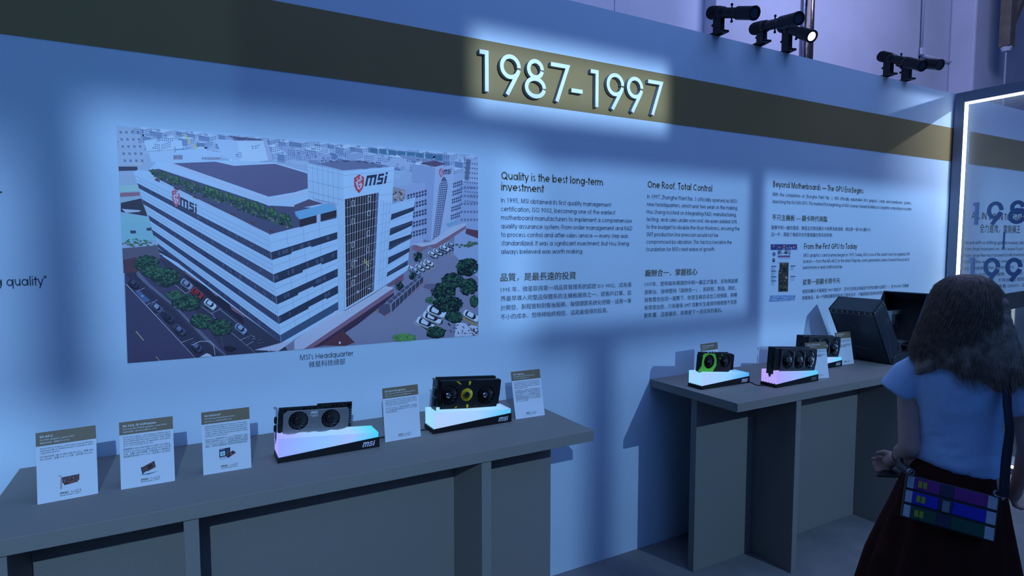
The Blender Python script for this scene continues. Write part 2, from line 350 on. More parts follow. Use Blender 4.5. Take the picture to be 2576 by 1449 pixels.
ttl = empty('numeral_sign', (1.15, 0, 2.318), label='raised white numerals 1987-1997 across the lit part of the olive band', cat='sign')
HH = .176; kx = (2.22-1.15)
def numeral(ch, x, wd):
    q = MB(); W = .0185
    D = lambda P: [(x+u*wd, v*HH) for u, v in P]
    y0, y1 = -.026, -.006
    if ch == '1': stroke_solid(q, [(x, HH-W/2), (x+wd, HH-W/2), (x+wd, 0)], W, y0, y1)
    if ch == '7': stroke_solid(q, [(x, HH-W/2), (x+wd-.012, HH-W/2), (x+wd*.32, 0)], W, y0, y1)
    if ch == '-': stroke_solid(q, [(x, .062), (x+wd, .062)], W, y0, y1)
    if ch == '9':
        r = wd/2-W/2; stroke_solid(q, arc_pts(x+wd/2, HH-r-W/2, r, r*1.02, 0, 348, 36), W, y0, y1, closed=False)
        a = radians(-28); stroke_solid(q, [(x+wd/2+r*cos(a)+.001, HH-r-W/2+r*sin(a)), (x+wd*.34, 0)], W, y0-.0004, y1)
    if ch == '8':
        r = wd*.40-W/2; stroke_solid(q, arc_pts(x+wd/2, HH-r-W/2, r, r, 0, 350, 32), W, y0, y1)
        r2 = wd/2-W/2; r2z = (HH-2*r-W-W+.012)/2; stroke_solid(q, arc_pts(x+wd/2, r2z+W/2, r2, r2z, 0, 350, 32), W, y0-.0004, y1)
    q.box((x+wd*.45, -.006, HH*.55 if ch in '-' else HH-.014), (x+wd*.45+.008, 0, HH-.006), 1) if ch not in '-' else q.box((x+.02, -.006, .058), (x+.03, 0, .066), 1)
    q.out('numeral', [M['white'], M['numside']], ttl)
def zx(px, py): return onY(px, py).x-1.15
for ch, a, b in (('1', 1200, 1218), ('9', 1251, 1303), ('8', 1313, 1366), ('7', 1378, 1426), ('-', 1430, 1458), ('1', 1478, 1494), ('9', 1518, 1562), ('9', 1569, 1610), ('7', 1622, 1660)):
    numeral(ch, zx(a, 200), zx(b, 200)-zx(a, 200))

# ================================================================ PRINTED TEXT ON THE WALL
def wall_text(name, label, lines, cat='wall text'):
    """lines: (kind, text, x, z, size, width, part name)"""
    root = empty(name, (lines[0][2], 0, lines[0][3]), label=label, cat=cat); ox, oz = lines[0][2], lines[0][3]
    parts = {}
    for kind, t, x, z, s, wd, part in lines:
        q = parts.setdefault(part, MB())
        if kind == 'L': stroke_text(q, t, x-ox, z-oz, s/.72, wd, .125 if 'heading' in part else .088, y=-.0008)
        else:
            font_text(q, t, x-ox, z-oz, s, wd, y=-.0008)
            if 'heading' in part: font_text(q, t, x-ox+.0016, z-oz+.0008, s, wd, y=-.00085)
    for p, q in parts.items(): prop(q.out(p, M['gold'] if 'heading' in p else M['ink'], root), kind='stuff')
    return root
def rows(kind, T, x, z, dz, s, W, part): return [(kind, t, x, z-dz*i, s, w_, part) for i, (t, w_) in enumerate(zip(T, W))]
K1 = .0
wall_text('quality_text', 'large text block headed Quality is the best long-term investment, right of the poster',
  rows('L', ['Quality is the best long-term', 'investment'], 1.274, 1.944, .05, .036, [.579, .232], 'heading') +
  rows('L', ['In 1995, MSI obtained its first quality management', 'certification, ISO 9002, becoming one of the earliest', 'motherboard manufacturers to implement a comprehensive', 'quality assurance system. From order management and R&D', 'to process control and after-sales service \u2014 every step was', 'standardized. It was a significant investment, but Hsu Sheng', 'always believed was worth making.'],
       1.274, 1.840, .0389, .0215, [.632, .658, .769, .772, .746, .752, .462], 'body_text'))
wall_text('quality_text_chinese', 'Chinese text block below the Quality heading, to the right of the poster caption',
  rows('F', ['品質，是最長遠的投資'], 1.271, 1.483, .05, .041, [.419], 'heading') +
  rows('F', ['1995 年，微星取得第一項品質管理系統認證 ISO 9002，成為業', '界最早導入完整品保體系的主機板廠商之一。從客戶訂單、設', '計開發、製程管制到售後服務，每個環節系統化把關－這是一筆', '不小的成本，但徐祥始終相信，這是最值得的投資。'],
       1.272, 1.432, .042, .0275, [.773, .773, .773, .62], 'body_text'))
wall_text('roof_text', 'text block headed One Roof. Total Control',
  rows('L', ['One Roof. Total Control'], 2.142, 1.948, .05, .036, [.479], 'heading') +
  rows('L', ["In 1997, Zhonghe Plant No. 1 officially opened as MSI's", 'new headquarters, which was two years in the making.', 'Hsu Sheng insisted on integrating R&D, manufacturing,', 'testing, and sales under one roof. He even added 30%', 'to the budget to double the floor thickness, ensuring the', 'SMT production line precision would not be', 'compromised by vibration. This factory became the', "foundation for MSI's next wave of growth."],
       2.140, 1.892, .0395, .0215, [.69, .695, .685, .69, .712, .538, .65, .515], 'body_text'))
wall_text('roof_text_chinese', 'Chinese text block below One Roof. Total Control, above the gap between the two tables',
  rows('F', ['廠辦合一，掌握核心'], 2.136, 1.484, .05, .041, [.382], 'heading') +
  rows('F', ['1997年，歷時兩年興建的中和一廠正式落成，成為微星總', '部新址。徐祥堅持「廠辦合一」，將研發、製造、測試、', '銷售整合在同一屋簷下。他甚至親自追加三成預算，將樓', '板厚度加倍，只為確保 SMT 自動化生產線的精密度不受震', '動影響。這座廠房，是微星下一波成長的基石。'],
       2.135, 1.430, .0415, .0275, [.713, .70, .71, .71, .59], 'body_text'))
wall_text('graphics_era_text', 'text block headed Beyond Motherboards \u2014 The GPU Era Begins, with Chinese lines under it',
  rows('L', ['Beyond Motherboards \u2014 The GPU Era Begins'], 3.135, 2.000, .05, .036, [.93], 'heading') +
  rows('L', ['With  the  completion  of  Zhonghe  Plant  No.  1,  MSI  officially  expanded  into  graphics  cards  and  barebones  systems,', "launching the first MSI GPU. This marked the beginning of MSI's journey toward building a complete computing ecosystem."],
       3.134, 1.946, .043, .0215, [1.53, 1.54], 'body_text') +
  rows('F', ['不只主機板 — 顯卡時代來臨'], 3.135, 1.802, .05, .041, [.54], 'chinese_heading') +
  rows('F', ['隨著中和一廠的落成，微星正式跨足顯示卡與準系統領域，推出第一張 MSI 顯示卡，', '這一步，開啟了微星走向完整電腦生態系的序章。'], 3.132, 1.746, .0415, .0275, [1.045, .612], 'chinese_body_text'))
wall_text('today_text', 'text block headed From the First GPU to Today, above the black case',
  rows('L', ['From the First GPU to Today'], 3.449, 1.624, .05, .036, [.568], 'heading') +
  rows('L', ["MSI's graphics card journey began in 1997. Today, MSI is one of the world's most recognized GPU", 'brands \u2014 from the MS-4412 to the latest flagship, every generation carries forward the pursuit of', 'performance and craftsmanship.'],
       3.446, 1.575, .039, .0215, [1.229, 1.225, .42], 'body_text') +
  rows('F', ['從第一張顯卡到今天'], 3.447, 1.398, .05, .041, [.391], 'chinese_heading') +
  rows('F', ['微星的顯示卡事業從 1997 年起步，至今已成為全球最具代表性的顯卡品牌之一。從 MS-4412 到最新', '旗艦產品，每一代都延續著效能與工藝的追求，不斷超越自我與玩家期待。'], 3.447, 1.344, .041, .0275, [1.233, .93], 'chinese_body_text'))
wall_text('poster_caption', "two-line caption MSI's Headquarter centred under the big poster", [('L', "MSI's Headquarter", .386, 1.198, .0215, .209, 'body_text'), ('F', '微星科技總部', .42, 1.168, .0265, .141, 'chinese_body_text')])
wall_text('quote_text', 'end of a quotation, the word quality", at the left edge of the picture', [('L', 'creating lasting quality"', -.384-text_width('creating lasting quality"', 0)*.0290, 1.516, .0290, text_width('creating lasting quality"', 0)*.0290, 'body_text')])
wall_text('quote_heading', 'end of a heading, its full stop at the upper left edge of the picture', [('L', 'commitment.', -.478-.62, 1.806, .052, .62, 'heading')])
wall_text('beyond_text', 'text block headed ALL IN. BORN TO GAME seen through the glass of the portal',
  [('L', 'ALL IN. BORN TO GAME', onY(2447, 548).x-.02, onY(2447, 550).z, .052, .95, 'heading'), ('F', '全力進攻，電競稱王', onY(2464, 583).x, onY(2464, 583).z, .075, .72, 'chinese_heading')] +
  rows('L', ['Faced with a shifting global market, MSI made a bold call: go all in on gaming.', 'From that moment on, MSI wasn\'t just a computer brand.', 'It became the most powerful ally behind every gamer. In 2007, MSI debuted the', 'GX600, the world\'s first overclockable gaming laptop,', 'fully heralding the gaming era.'], onY(2423, 614).x, onY(2423, 614).z, .052, .026, [2.1, 1.6, 2.1, 1.5, .9], 'body_text') +
  rows('F', ['全球市場劇烈變動，微星提出一個大膽決斷：全力投入電競，', '從那一刻起，不再是一台電腦品牌，而是每位玩家的後盾。', '微星發表電競筆電 GX600，正式宣告電競時代來臨。'], onY(2450, 695).x, onY(2450, 697).z, .052, .036, [1.75, 1.75, 1.6], 'chinese_body_text'))

# ================================================================ BIG POSTER (flat print on the wall)
LIT = lin((140, 182, 232))
def refl(c):                    # print colour = photographed colour over the colour of the lamp that falls on it
    return tuple(min(.95, k*a/b) for a, b, k in zip(lin(c), LIT, (.72, .84, .95)))
class Print:
    def __init__(s, f): s.V = []; s.F = []; s.C = []; s.f = f; s.layer = 0; s.k = 0
    def poly(s, c, P, raw=False):
        n = len(s.V); s.k = (s.k+1) % 97; s.V += [tuple(s.f(p[0], p[1], s.layer+s.k*.0085)) for p in P]; s.F.append(tuple(range(n, n+len(P)))); s.C.append(c if raw else refl(c))
    def quad(s, c, a, b, d, e): s.poly(c, [a, b, d, e])
    def line(s, c, a, b, w_, w2=None):
        dx, dy = b[0]-a[0], b[1]-a[1]; l = sqrt(dx*dx+dy*dy) or 1; u, v = -dy/l*w_/2, dx/l*w_/2; k = 1 if w2 is None else w2/w_
        s.poly(c, [(a[0]+u, a[1]+v), (a[0]-u, a[1]-v), (b[0]-u*k, b[1]-v*k), (b[0]+u*k, b[1]+v*k)])
    def blob(s, c, x, y, rx, ry, n=9, j=.25, rot=0):
        a0 = random.random()*6
        P = []
        for k in range(n):
            r = 1+random.uniform(-j, j); a = a0+2*pi*k/n; u, v = rx*r*cos(a), ry*r*sin(a); P.append((x+u*cos(rot)-v*sin(rot), y+u*sin(rot)+v*cos(rot)))
        s.poly(c, P)
    def out(s, name, m, parent=None, **k):
        o = mesh(name, s.V, s.F, m, parent, **k); a = o.data.color_attributes.new('ink', 'FLOAT_COLOR', 'CORNER')
        i = 0
        for p, c in zip(o.data.polygons, s.C):
            for _ in p.vertices: a.data[i].color = (*c, 1); i += 1
        return o
pm, N_, L_, P_ = nodes('photo_print'); at = N_.new('ShaderNodeVertexColor'); at.layer_name = 'ink'; L_.new(at.outputs[0], P_.inputs['Base Color']); P_.inputs['Roughness'].default_value = .45; P_.inputs['Specular IOR Level'].default_value = .2
M['print'] = pm
PX0, PX1, PZ0, PZ1 = -.176, 1.157, 1.2415, 2.043
pr = Print(lambda x, y, l: Vector((min(max(onY(x, y).x, PX0), PX1), -.0022-l*.00022, min(max(onY(x, y).z, PZ0), PZ1))))
def mix(a, b, t): return (a[0]+(b[0]-a[0])*t, a[1]+(b[1]-a[1])*t)
def bil(Q, u, v): return mix(mix(Q[0], Q[1], u), mix(Q[3], Q[2], u), v)   # Q: TL TR BR BL
def A_(x, y): return (280+x/5.3667, 300+y/5.3667)
def B_(x, y): return (740+x/5.3667, 340+y/5.3667)
def C_(x, y): return (280+x/4.025, 560+y/4.025)
def D_(x, y): return (740+x/4.025, 560+y/4.025)
WH, DK, JN = (139, 179, 229), (38, 52, 82), (100, 128, 172)
rnd = random.Random(3)
# ground of the print: pale city haze, ground and lower right
pr.poly((128, 160, 208), [(290, 310), (1206, 388), (1206, 850), (315, 918)])
pr.layer = 1
pr.poly((104, 118, 160), [(860, 560), (1206, 540), (1206, 850), (700, 890)])
pr.poly((58, 62, 100), [(312, 640), (420, 640), (720, 890), (720, 900), (315, 918)])
# background city
for k in range(110):
    x = rnd.uniform(300, 1195); y0 = 316+(x-294)*.083; y = rnd.uniform(y0, y0+70)
    w_, h_ = rnd.uniform(14, 60), rnd.uniform(5, 14); g = rnd.uniform(-16, 16)
    pr.poly((126+g, 160+g, 208+g*.8), [(x, y), (x+w_, y+w_*.09), (x+w_, y+h_+w_*.09), (x, y+h_)])
def block(x, y, w_, d_, h_, g):
    # y = roof front corner; right face, left face, roof
    L0 = pr.layer
    pr.poly((150+g, 182+g, 226+g*.7), [(x-w_, y-w_*.16), (x, y), (x+d_, y-d_*.28), (x+d_-w_, y-d_*.28-w_*.16)])
    pr.poly((104+g, 134+g, 186+g), [(x-w_, y-w_*.16), (x, y), (x, y+h_), (x-w_, y+h_-w_*.16)])
    pr.poly((136+g, 168+g, 216+g*.8), [(x, y), (x+d_, y-d_*.28), (x+d_, y+h_-d_*.28), (x, y+h_)])
    pr.layer = L0+1
    n, m = int(w_/5), max(1, int(h_/5))
    for i in range(n):
        for j in range(m): a = x-w_+2+i*5; b = y+2+j*5-(x-a)*.16; pr.poly((72, 96, 150), [(a, b), (a+2.8, b+.45), (a+2.8, b+2.8), (a, b+2.4)])
    for i in range(int(d_/5)):
        for j in range(m): a = x+2+i*5; b = y+2+j*5-(a-x)*.28; pr.poly((84, 112, 166), [(a, b), (a+2.8, b-.78), (a+2.8, b+1.8), (a, b+2.6)])
    if rnd.random() < .6: pr.poly((110, 140, 190), [(x-w_*.5, y-w_*.1-6), (x-w_*.2, y-w_*.05-6), (x-w_*.2, y-w_*.05-1), (x-w_*.5, y-w_*.1-1)])
    pr.layer = L0
pr.layer = 2
for row in range(3):
    x = 320.
    while x < 1190:
        y0 = 322+(x-294)*.083+row*17+rnd.uniform(-3, 4); w_, d_ = rnd.uniform(14, 34), rnd.uniform(12, 30)
        block(x, y0, w_, d_, rnd.uniform(10, 20), rnd.uniform(-14, 12)); x += w_*.6+d_+rnd.uniform(0, 16)
for k in range(30):
    x = rnd.uniform(300, 1190); y0 = 316+(x-294)*.083; y = rnd.uniform(y0+4, y0+60); l = rnd.uniform(18, 60)
    pr.line(rnd.choice([(150, 182, 228), (104, 124, 170), (150, 168, 208)]), (x, y), (x+l, y+l*rnd.choice([.1, .14, -.05])), rnd.uniform(.8, 1.6))
pr.layer = 3
# tall block at the left edge with storeys
pr.poly((132, 162, 208), [A_(80, 100), A_(400, 110), A_(480, 580), A_(90, 640)])
for i in range(5):
    for j in range(4): 
        x, y = A_(110+j*78+i*14, 160+i*96); pr.poly((92, 112, 158), [(x, y), (x+6, y+.6), (x+6.6, y+6.6), (x+.6, y+6)])
pr.poly((146, 184, 230), [A_(440, 290), A_(700, 255), A_(950, 290), A_(965, 400), A_(480, 430)])       # white hall
pr.poly((140, 178, 228), [A_(500, 440), A_(1200, 400), A_(1480, 450), A_(1480, 520), A_(1100, 580), A_(540, 580)])
for i in range(7): pr.poly((86, 84, 120), [A_(840+i*18, 485), A_(852+i*18, 485), A_(852+i*18, 545), A_(840+i*18, 545)])
for i in range(12): pr.poly((100, 100, 134), [A_(1225+i*21, 515), A_(1237+i*21, 512), A_(1237+i*21, 545), A_(1225+i*21, 548)])
pr.poly((170, 170, 150), [A_(1010, 200), A_(1080, 330), A_(1050, 330), A_(985, 200)]); pr.poly((168, 170, 148), [A_(1110, 340), A_(1150, 345), A_(1150, 405), A_(1120, 400)])
pr.layer = 3
# big cubic block with condensers
pr.poly((140, 176, 226), [A_(1410, 270), A_(1700, 290), A_(1740, 590), A_(1500, 520)]); pr.poly((152, 188, 236), [A_(1700, 290), A_(2050, 290), A_(2120, 560), A_(1740, 600)])
pr.poly((70, 76, 120), [A_(1560, 225), A_(2020, 270), A_(2050, 290), A_(1720, 285)]); pr.poly((138, 162, 210), [A_(2050, 280), A_(2095, 270), A_(2180, 540), A_(2120, 560)])
for i in range(12):
    x, y = A_(1500+i*50+rnd.uniform(-6, 6), 540+rnd.uniform(0, 40)); pr.poly((158, 190, 234), [(x, y), (x+7, y), (x+7, y+8), (x, y+8)]); 
pr.layer = 3
for i in range(12):
    x, y = A_(1515+i*50, 570); pr.blob((84, 100, 146), x+2, y, 2.1, 2.1, 8, .05)
# long shed roofs right of it and teal glazing
pr.poly((126, 152, 204), [A_(2190, 330), A_(2576, 400), B_(0, 190), B_(500, 270), B_(500, 350), B_(0, 330)])
pr.poly((134, 162, 214), [B_(640, 200), B_(1580, 340), B_(1580, 470), B_(1350, 440), B_(720, 330)])
for i in range(8): pr.poly((62, 112, 156), [B_(1020+i*125, 168+i*14), B_(1120+i*125, 180+i*14), B_(1120+i*125, 250+i*15), B_(1020+i*125, 232+i*14)])
pr.poly((112, 138, 186), [B_(1430, 265), B_(1960, 340), B_(1930, 400), B_(1430, 300)])
for i in range(4):
    x, y = B_(50+i*110, 230+i*22); pr.poly((92, 110, 160), [(x, y), (x+5, y+.6), (x+5, y+6.6), (x, y+6)])
# left edge houses
for c, P in (((150, 172, 190), [A_(95, 490), A_(340, 520), A_(430, 620), A_(100, 630)]), ((52, 56, 90), [A_(100, 640), A_(350, 640), A_(360, 700), A_(100, 700)]), ((128, 160, 205), [A_(100, 700), A_(470, 690), A_(330, 900), A_(110, 900)]),
             ((126, 176, 196), [A_(115, 900), A_(350, 880), A_(375, 970), A_(120, 990)]), ((120, 96, 124), [A_(120, 995), A_(380, 985), A_(390, 1030), A_(120, 1060)]), ((122, 160, 196), [A_(120, 1050), A_(300, 1040), A_(320, 1110), A_(125, 1130)]),
             ((44, 50, 74), [A_(130, 1130), A_(400, 1070), A_(490, 1310), A_(130, 1250)]), ((140, 170, 212), [A_(140, 1210), A_(400, 1230), A_(380, 1250), A_(200, 1265)]), ((112, 168, 200), [A_(135, 1270), A_(500, 1320), A_(540, 1449), A_(140, 1449)]),
             ((108, 166, 200), [C_(100, 0), C_(400, 5), C_(450, 180), C_(110, 210)]), ((52, 62, 92), [C_(190, 80), C_(250, 80), C_(250, 110), C_(195, 110)]), ((52, 62, 92), [C_(355, 55), C_(405, 50), C_(410, 80), C_(360, 82)]),
             ((78, 84, 116), [C_(110, 260), C_(470, 230), C_(500, 360), C_(120, 420)]), ((70, 56, 78), [C_(120, 380), C_(250, 350), C_(270, 500), C_(125, 510)])): pr.poly(c, P)
for k in range(40): x, y = C_(rnd.uniform(110, 440), rnd.uniform(165, 240)); pr.blob((60, 100, 92), x, y, 3.5, 2, 6, .4)
# main block: roof, parapets, tower
pr.layer = 4
pr.poly(WH, [(393, 408), (541, 403), (692, 409), (775, 433), (775, 490), (848, 548), (848, 560), (676, 596), (336, 433), (345, 428), (372, 430)])
pr.poly((62, 70, 110), [(372, 428), (400, 425), (677, 517), (790, 523), (846, 545), (845, 549), (740, 574), (678, 590), (600, 550), (480, 492), (400, 452)])   # terrace
pr.poly((142, 180, 230), [(393, 409), (436, 410), (676, 497), (775, 476), (775, 492), (677, 518), (550, 470), (400, 424)])
pr.poly((76, 82, 130), [(436, 411), (541, 407), (587.5, 417), (692, 412.5), (773, 434), (774, 474), (740, 484), (676, 495)])
pr.layer = 5
pr.line((160, 172, 212), (432, 410), (676, 503), 1.2); pr.line((160, 172, 212), (676, 503), (775, 483), 1.2); pr.line((150, 182, 230), (540, 405), (588, 416), 2.4); pr.line((150, 182, 230), (588, 416.5), (692, 411), 2); pr.line((150, 182, 230), (692, 411), (775, 436), 2.4)
for k in range(70):
    u = k/69; x, y = 432+(676-432)*u, 411+(504-411)*u; pr.line((150, 160, 200), (x, y), (x, y+3.5+u*6), .5)
for k in range(28):
    u = k/27; x, y = 676+99*u, 503-20*u; pr.line((160, 160, 196), (x, y), (x, y+9), .5)
pr.line((156, 168, 206), (432, 415), (676, 512), .9)
# facade, left side: stripes
LT = [(336, 433), (346, 461), (350, 474), (355.5, 500), (360, 513), (373, 541), (377, 555), (382, 577), (385.6, 591), (396, 612), (399, 624)]
RT = [(676, 592), (682, 634.5), (684, 654), (688, 690.4), (690.5, 712), (694, 745.8), (696.5, 765.7), (699.5, 796), (701.5, 815.4), (704.5, 843.2), (707.3, 861.9)]
pr.layer = 4
pr.poly(WH, [LT[0], RT[0], RT[10], (452, 672), (405, 640)])
pr.layer = 5
for i in range(1, 10, 2):
    pr.poly((46, 60, 98) if i != 3 else (50, 62, 100), [LT[i], RT[i], RT[i+1], LT[i+1]])
    for k in range(60):                           # reflections in the ribbon glazing
        u = rnd.random(); a = mix(LT[i], RT[i], u); b = mix(LT[i+1], RT[i+1], u); t = rnd.uniform(0, .5)
        pr.line(rnd.choice([(60, 76, 118), (36, 44, 76), (74, 90, 134), (72, 60, 92)]), mix(a, b, t), mix(a, b, t+rnd.uniform(.2, .5)), rnd.uniform(.8, 3))
pr.poly(WH, [(398, 625), (452, 659), (463, 682), (410, 645)])
pr.poly(DK, [(399, 626), (450, 658), (456, 666), (401, 635)])
pr.layer = 6
for i in range(0, 10, 2):
    for t in (.35, .7): pr.line(JN, mix(LT[i], LT[i+1], t), mix(RT[i], RT[i+1], t), .6)
    for k in range(1, 46):
        u = (k/46)**.9; pr.line((122, 156, 204), mix(mix(LT[i], RT[i], u), mix(LT[i+1], RT[i+1], u), .05), mix(mix(LT[i], RT[i], u), mix(LT[i+1], RT[i+1], u), .95), .35)
for i in range(1, 10, 2):
    for k in range(40, 60): u = k/60+.02; pr.line((96, 104, 140), mix(LT[i], RT[i], u), mix(LT[i+1], RT[i+1], u), .4)
# facade, front right of the corner
FL = [(676, 594), (682, 634.5), (684, 654), (688, 690), (690.5, 712), (694, 746), (696.5, 766), (699.5, 796), (701.5, 815), (704.5, 843), (707, 862)]
FR = [(848, 548.7), (848, 583.6), (848, 601), (848, 628), (848, 650.7), (849, 675.5), (849, 695.4), (849.5, 717.8), (850, 737.6), (850, 758.8), (850.5, 778.6)]
pr.layer = 4; pr.poly((141, 182, 231), [FL[0], FR[0], FR[10], (851, 786), (710, 872), FL[10]]); pr.layer = 5
for i in range(1, 10, 2):
    pr.poly((36, 50, 80) if i < 9 else (52, 78, 120), [FL[i], FR[i], FR[i+1], FL[i+1]])
    for k in range(8):
        u = rnd.random(); a = mix(FL[i], FR[i], u); b = mix(FL[i+1], FR[i+1], u); pr.line((56, 76, 112), mix(a, b, .2), mix(a, b, .7), rnd.uniform(2, 8))
pr.layer = 6
for i in range(0, 10, 2):
    for t in (.45,): pr.line(JN, mix(FL[i], FL[i+1], t), mix(FR[i], FR[i+1], t), .6)
    for u in (.26, .5, .74): pr.line(JN, mix(FL[i], FR[i], u), mix(FL[i+1], FR[i+1], u), .6)
# stepped notches in the ribbons
for i, u0, u1 in ((1, .3, .6), (3, .45, .75), (5, .35, .6), (7, .5, .8)):
    a, b = mix(FL[i+1], FR[i+1], u0), mix(FL[i+1], FR[i+1], u1); c = mix(FL[i], FR[i], u1); d = mix(FL[i], FR[i], u0)
    pr.poly(WH, [a, b, mix(b, c, .2), mix(a, d, .2)])
pr.line((122, 160, 210), (676, 594), (707, 862), .8)
# blue canopy on the terrace, openings
pr.poly((36, 34, 56), [(752, 550), (846, 528), (846, 545), (754, 572)]); pr.poly((140, 170, 220), [(796, 540), (806, 538), (806, 560), (796, 562)])
pr.poly((72, 70, 106), [B_(0, 945), B_(200, 865), B_(380, 925), B_(0, 1000)])
pr.poly((92, 152, 208), [B_(0, 1035), B_(110, 1010), B_(470, 920), B_(530, 940), B_(572, 1010), B_(70, 1140), B_(20, 1090)]); pr.line((60, 100, 150), B_(0, 1035), B_(70, 1140), 1)
# terrace planting
for k in range(260):
    u = rnd.random()**.8; x, y = mix((378, 438), (725, 566), u); pr.blob(rnd.choice([(36, 62, 66), (30, 50, 58), (28, 54, 56), (50, 88, 74), (62, 96, 84), (96, 104, 120)]), x+rnd.uniform(-9, 9), y+rnd.uniform(-6, 7), rnd.uniform(2, 5.5), rnd.uniform(1.5, 3.5), 6, .4)
pr.layer = 7
for k in range(34):
    u = k/33; x, y = mix((384, 432), (726, 552), u); x += rnd.uniform(-3, 3); h_ = rnd.uniform(9, 13.5)*(0.8+u*.5); w_ = h_*.46; y += rnd.uniform(-4, 2)
    pr.poly((28, 58, 62), [(x+w_*cos(a)*(1 if sin(a) < 0 else 1.05), y+h_*sin(a)*1.) for a in [2*pi*j/10 for j in range(10)]])
    pr.poly((58, 100, 72), [(x-w_*.25+w_*.6*cos(a), y-h_*.35+h_*.5*sin(a)) for a in [2*pi*j/8 for j in range(8)]])
    for j in range(6): pr.blob(rnd.choice([(70, 118, 78), (36, 70, 62), (24, 48, 54)]), x+rnd.uniform(-w_, w_)*.7, y+rnd.uniform(-h_, h_)*.7, 1.6, 1.8, 5, .4)
for k in range(7):
    x, y = mix((390, 452), (700, 590), k/6.5); pr.poly((74, 56, 80), [(x, y-3), (x+12, y+2), (x+12, y+7), (x, y+2)])
pr.line((148, 170, 210), (372, 443), (676, 589), 2.2)
# tower
pr.layer = 7
TLf = [(772.6, 411.7), (863, 431.3), (863, 500), (775.4, 478)]
pr.poly((136, 176, 224), [(772.6, 411.7), (863, 431.3), (866, 780), (851, 786), (848, 560), (846, 512), (775.4, 497)])
pr.poly((143, 184, 234), [(863, 431.3), (991.5, 419.2), (986, 500), (986, 514), (943.7, 734), (866.7, 780)])
pr.poly((88, 102, 150), [(796, 411), (850, 405), (907.7, 404), (978.5, 418), (863, 428)]); 
pr.layer = 8
for k in range(1, 7): pr.line(JN, mix(TLf[0], TLf[1], k/7), mix((775.4, 497), (863, 520), k/7), .6)
for t in (.1, .5, .82): pr.line((96, 124, 170), mix(TLf[0], (775.4, 497), t), mix(TLf[1], (863, 520), t), .9 if t > .2 else .6)
for t in (.12, .45, .8): pr.line(JN, mix((863, 431.3), (866, 520), t), mix((991.5, 419.2), (986, 505), t), .6)
for k in range(1, 9): pr.line((120, 154, 204), mix((850, 548), (851, 780), k/9), mix((866, 540), (866, 775), k/9), .5)
for k in range(40): x = rnd.uniform(800, 970); pr.blob((50, 54, 84), x, 405+rnd.uniform(-1, 2)+(x-880)*.06*(x > 880), 2, 1.2, 5, .3)
pr.line((140, 170, 216), (926, 412), (946, 399), .8); pr.line((140, 170, 216), (955, 414), (970, 397), .8); pr.line((110, 130, 180), (888, 370), (888, 404), .6)
CWQ = [(866.7, 501), (952.4, 484.4), (940, 731.4), (870.4, 773.7)]
pr.poly((30, 34, 56), CWQ)
pr.poly((64, 92, 150), [(947, 485.5), (952.4, 484.4), (940, 731.4), (936, 734)])
pr.layer = 9
for k in range(16): u, v = rnd.random()*.8, rnd.uniform(.55, .97); a = bil(CWQ, u, v); pr.blob(rnd.choice([(80, 100, 140), (120, 150, 190), (50, 60, 90)]), a[0]+4, a[1], rnd.uniform(2, 6), rnd.uniform(1.5, 3), 6, .3)
pr.layer = 10
for k in range(14): pr.line((152, 160, 176) if k not in (4, 9) else (170, 180, 200), bil(CWQ, k/13, 0), bil(CWQ, k/13, 1), .9)
for k in range(13): pr.line((140, 160, 200), bil(CWQ, 0, k/12), bil(CWQ, 1, k/12), .9)
for u, v in ((.2, .03), (.68, .02), (.2, .2), (.68, .16), (.2, .42), (.68, .36), (.2, .6), (.68, .52), (.2, .78), (.68, .7)):
    a = bil(CWQ, u, v); b = bil(CWQ, u+.08, v); c = bil(CWQ, u+.08, v+.05); d = bil(CWQ, u, v+.05)
    for p, q in ((a, b), (b, c), (c, d), (d, a)): pr.line((170, 188, 222), p, q, .9)
for k in range(3): a = bil(CWQ, .62+k*.06, .62+k*.02); pr.line((190, 180, 60), a, (a[0]+3, a[1]+14), 1.4)
# right wing of the block
pr.layer = 7
pr.poly(WH, [(954, 500), (986, 514), (1043.7, 495.6), (1028, 634.5), (1024.5, 679), (1014.5, 686.7), (943.7, 734)])
pr.poly((120, 130, 156), [(988, 470), (1020, 478), (1018, 500), (987, 508)])
for k in range(16): pr.blob(rnd.choice([(60, 60, 70), (150, 150, 170), (84, 80, 84)]), rnd.uniform(990, 1015), rnd.uniform(480, 505), 3, 2.4, 6, .4)
pr.layer = 8
for P in ([(984, 539), (1042, 520), (1041, 530), (982, 554)], [(981, 575), (1037, 555), (1036, 567), (1013, 578), (979, 593)], [(978.5, 608), (1034, 588.6), (1033, 600), (1005, 614), (977, 630)], [(976, 648), (1029.4, 623), (1029, 633), (998, 652), (974.8, 665.6)], [(973.5, 685.5), (1025.7, 654), (1024.5, 667), (972, 696.6)]): pr.poly((40, 54, 84), P)
for t in range(9): y = 512+t*21; pr.line(JN, (957-t*1.2, y+5+t*3), (1040-t*2, y-10-t*1.5), .5)
for t in range(1, 4): pr.line(JN, (957+t*8, 505), (944+t*8, 728-t*4), .5)
pr.poly((96, 80, 116), [(974, 716), (1014, 688), (1015, 705), (975, 722)])
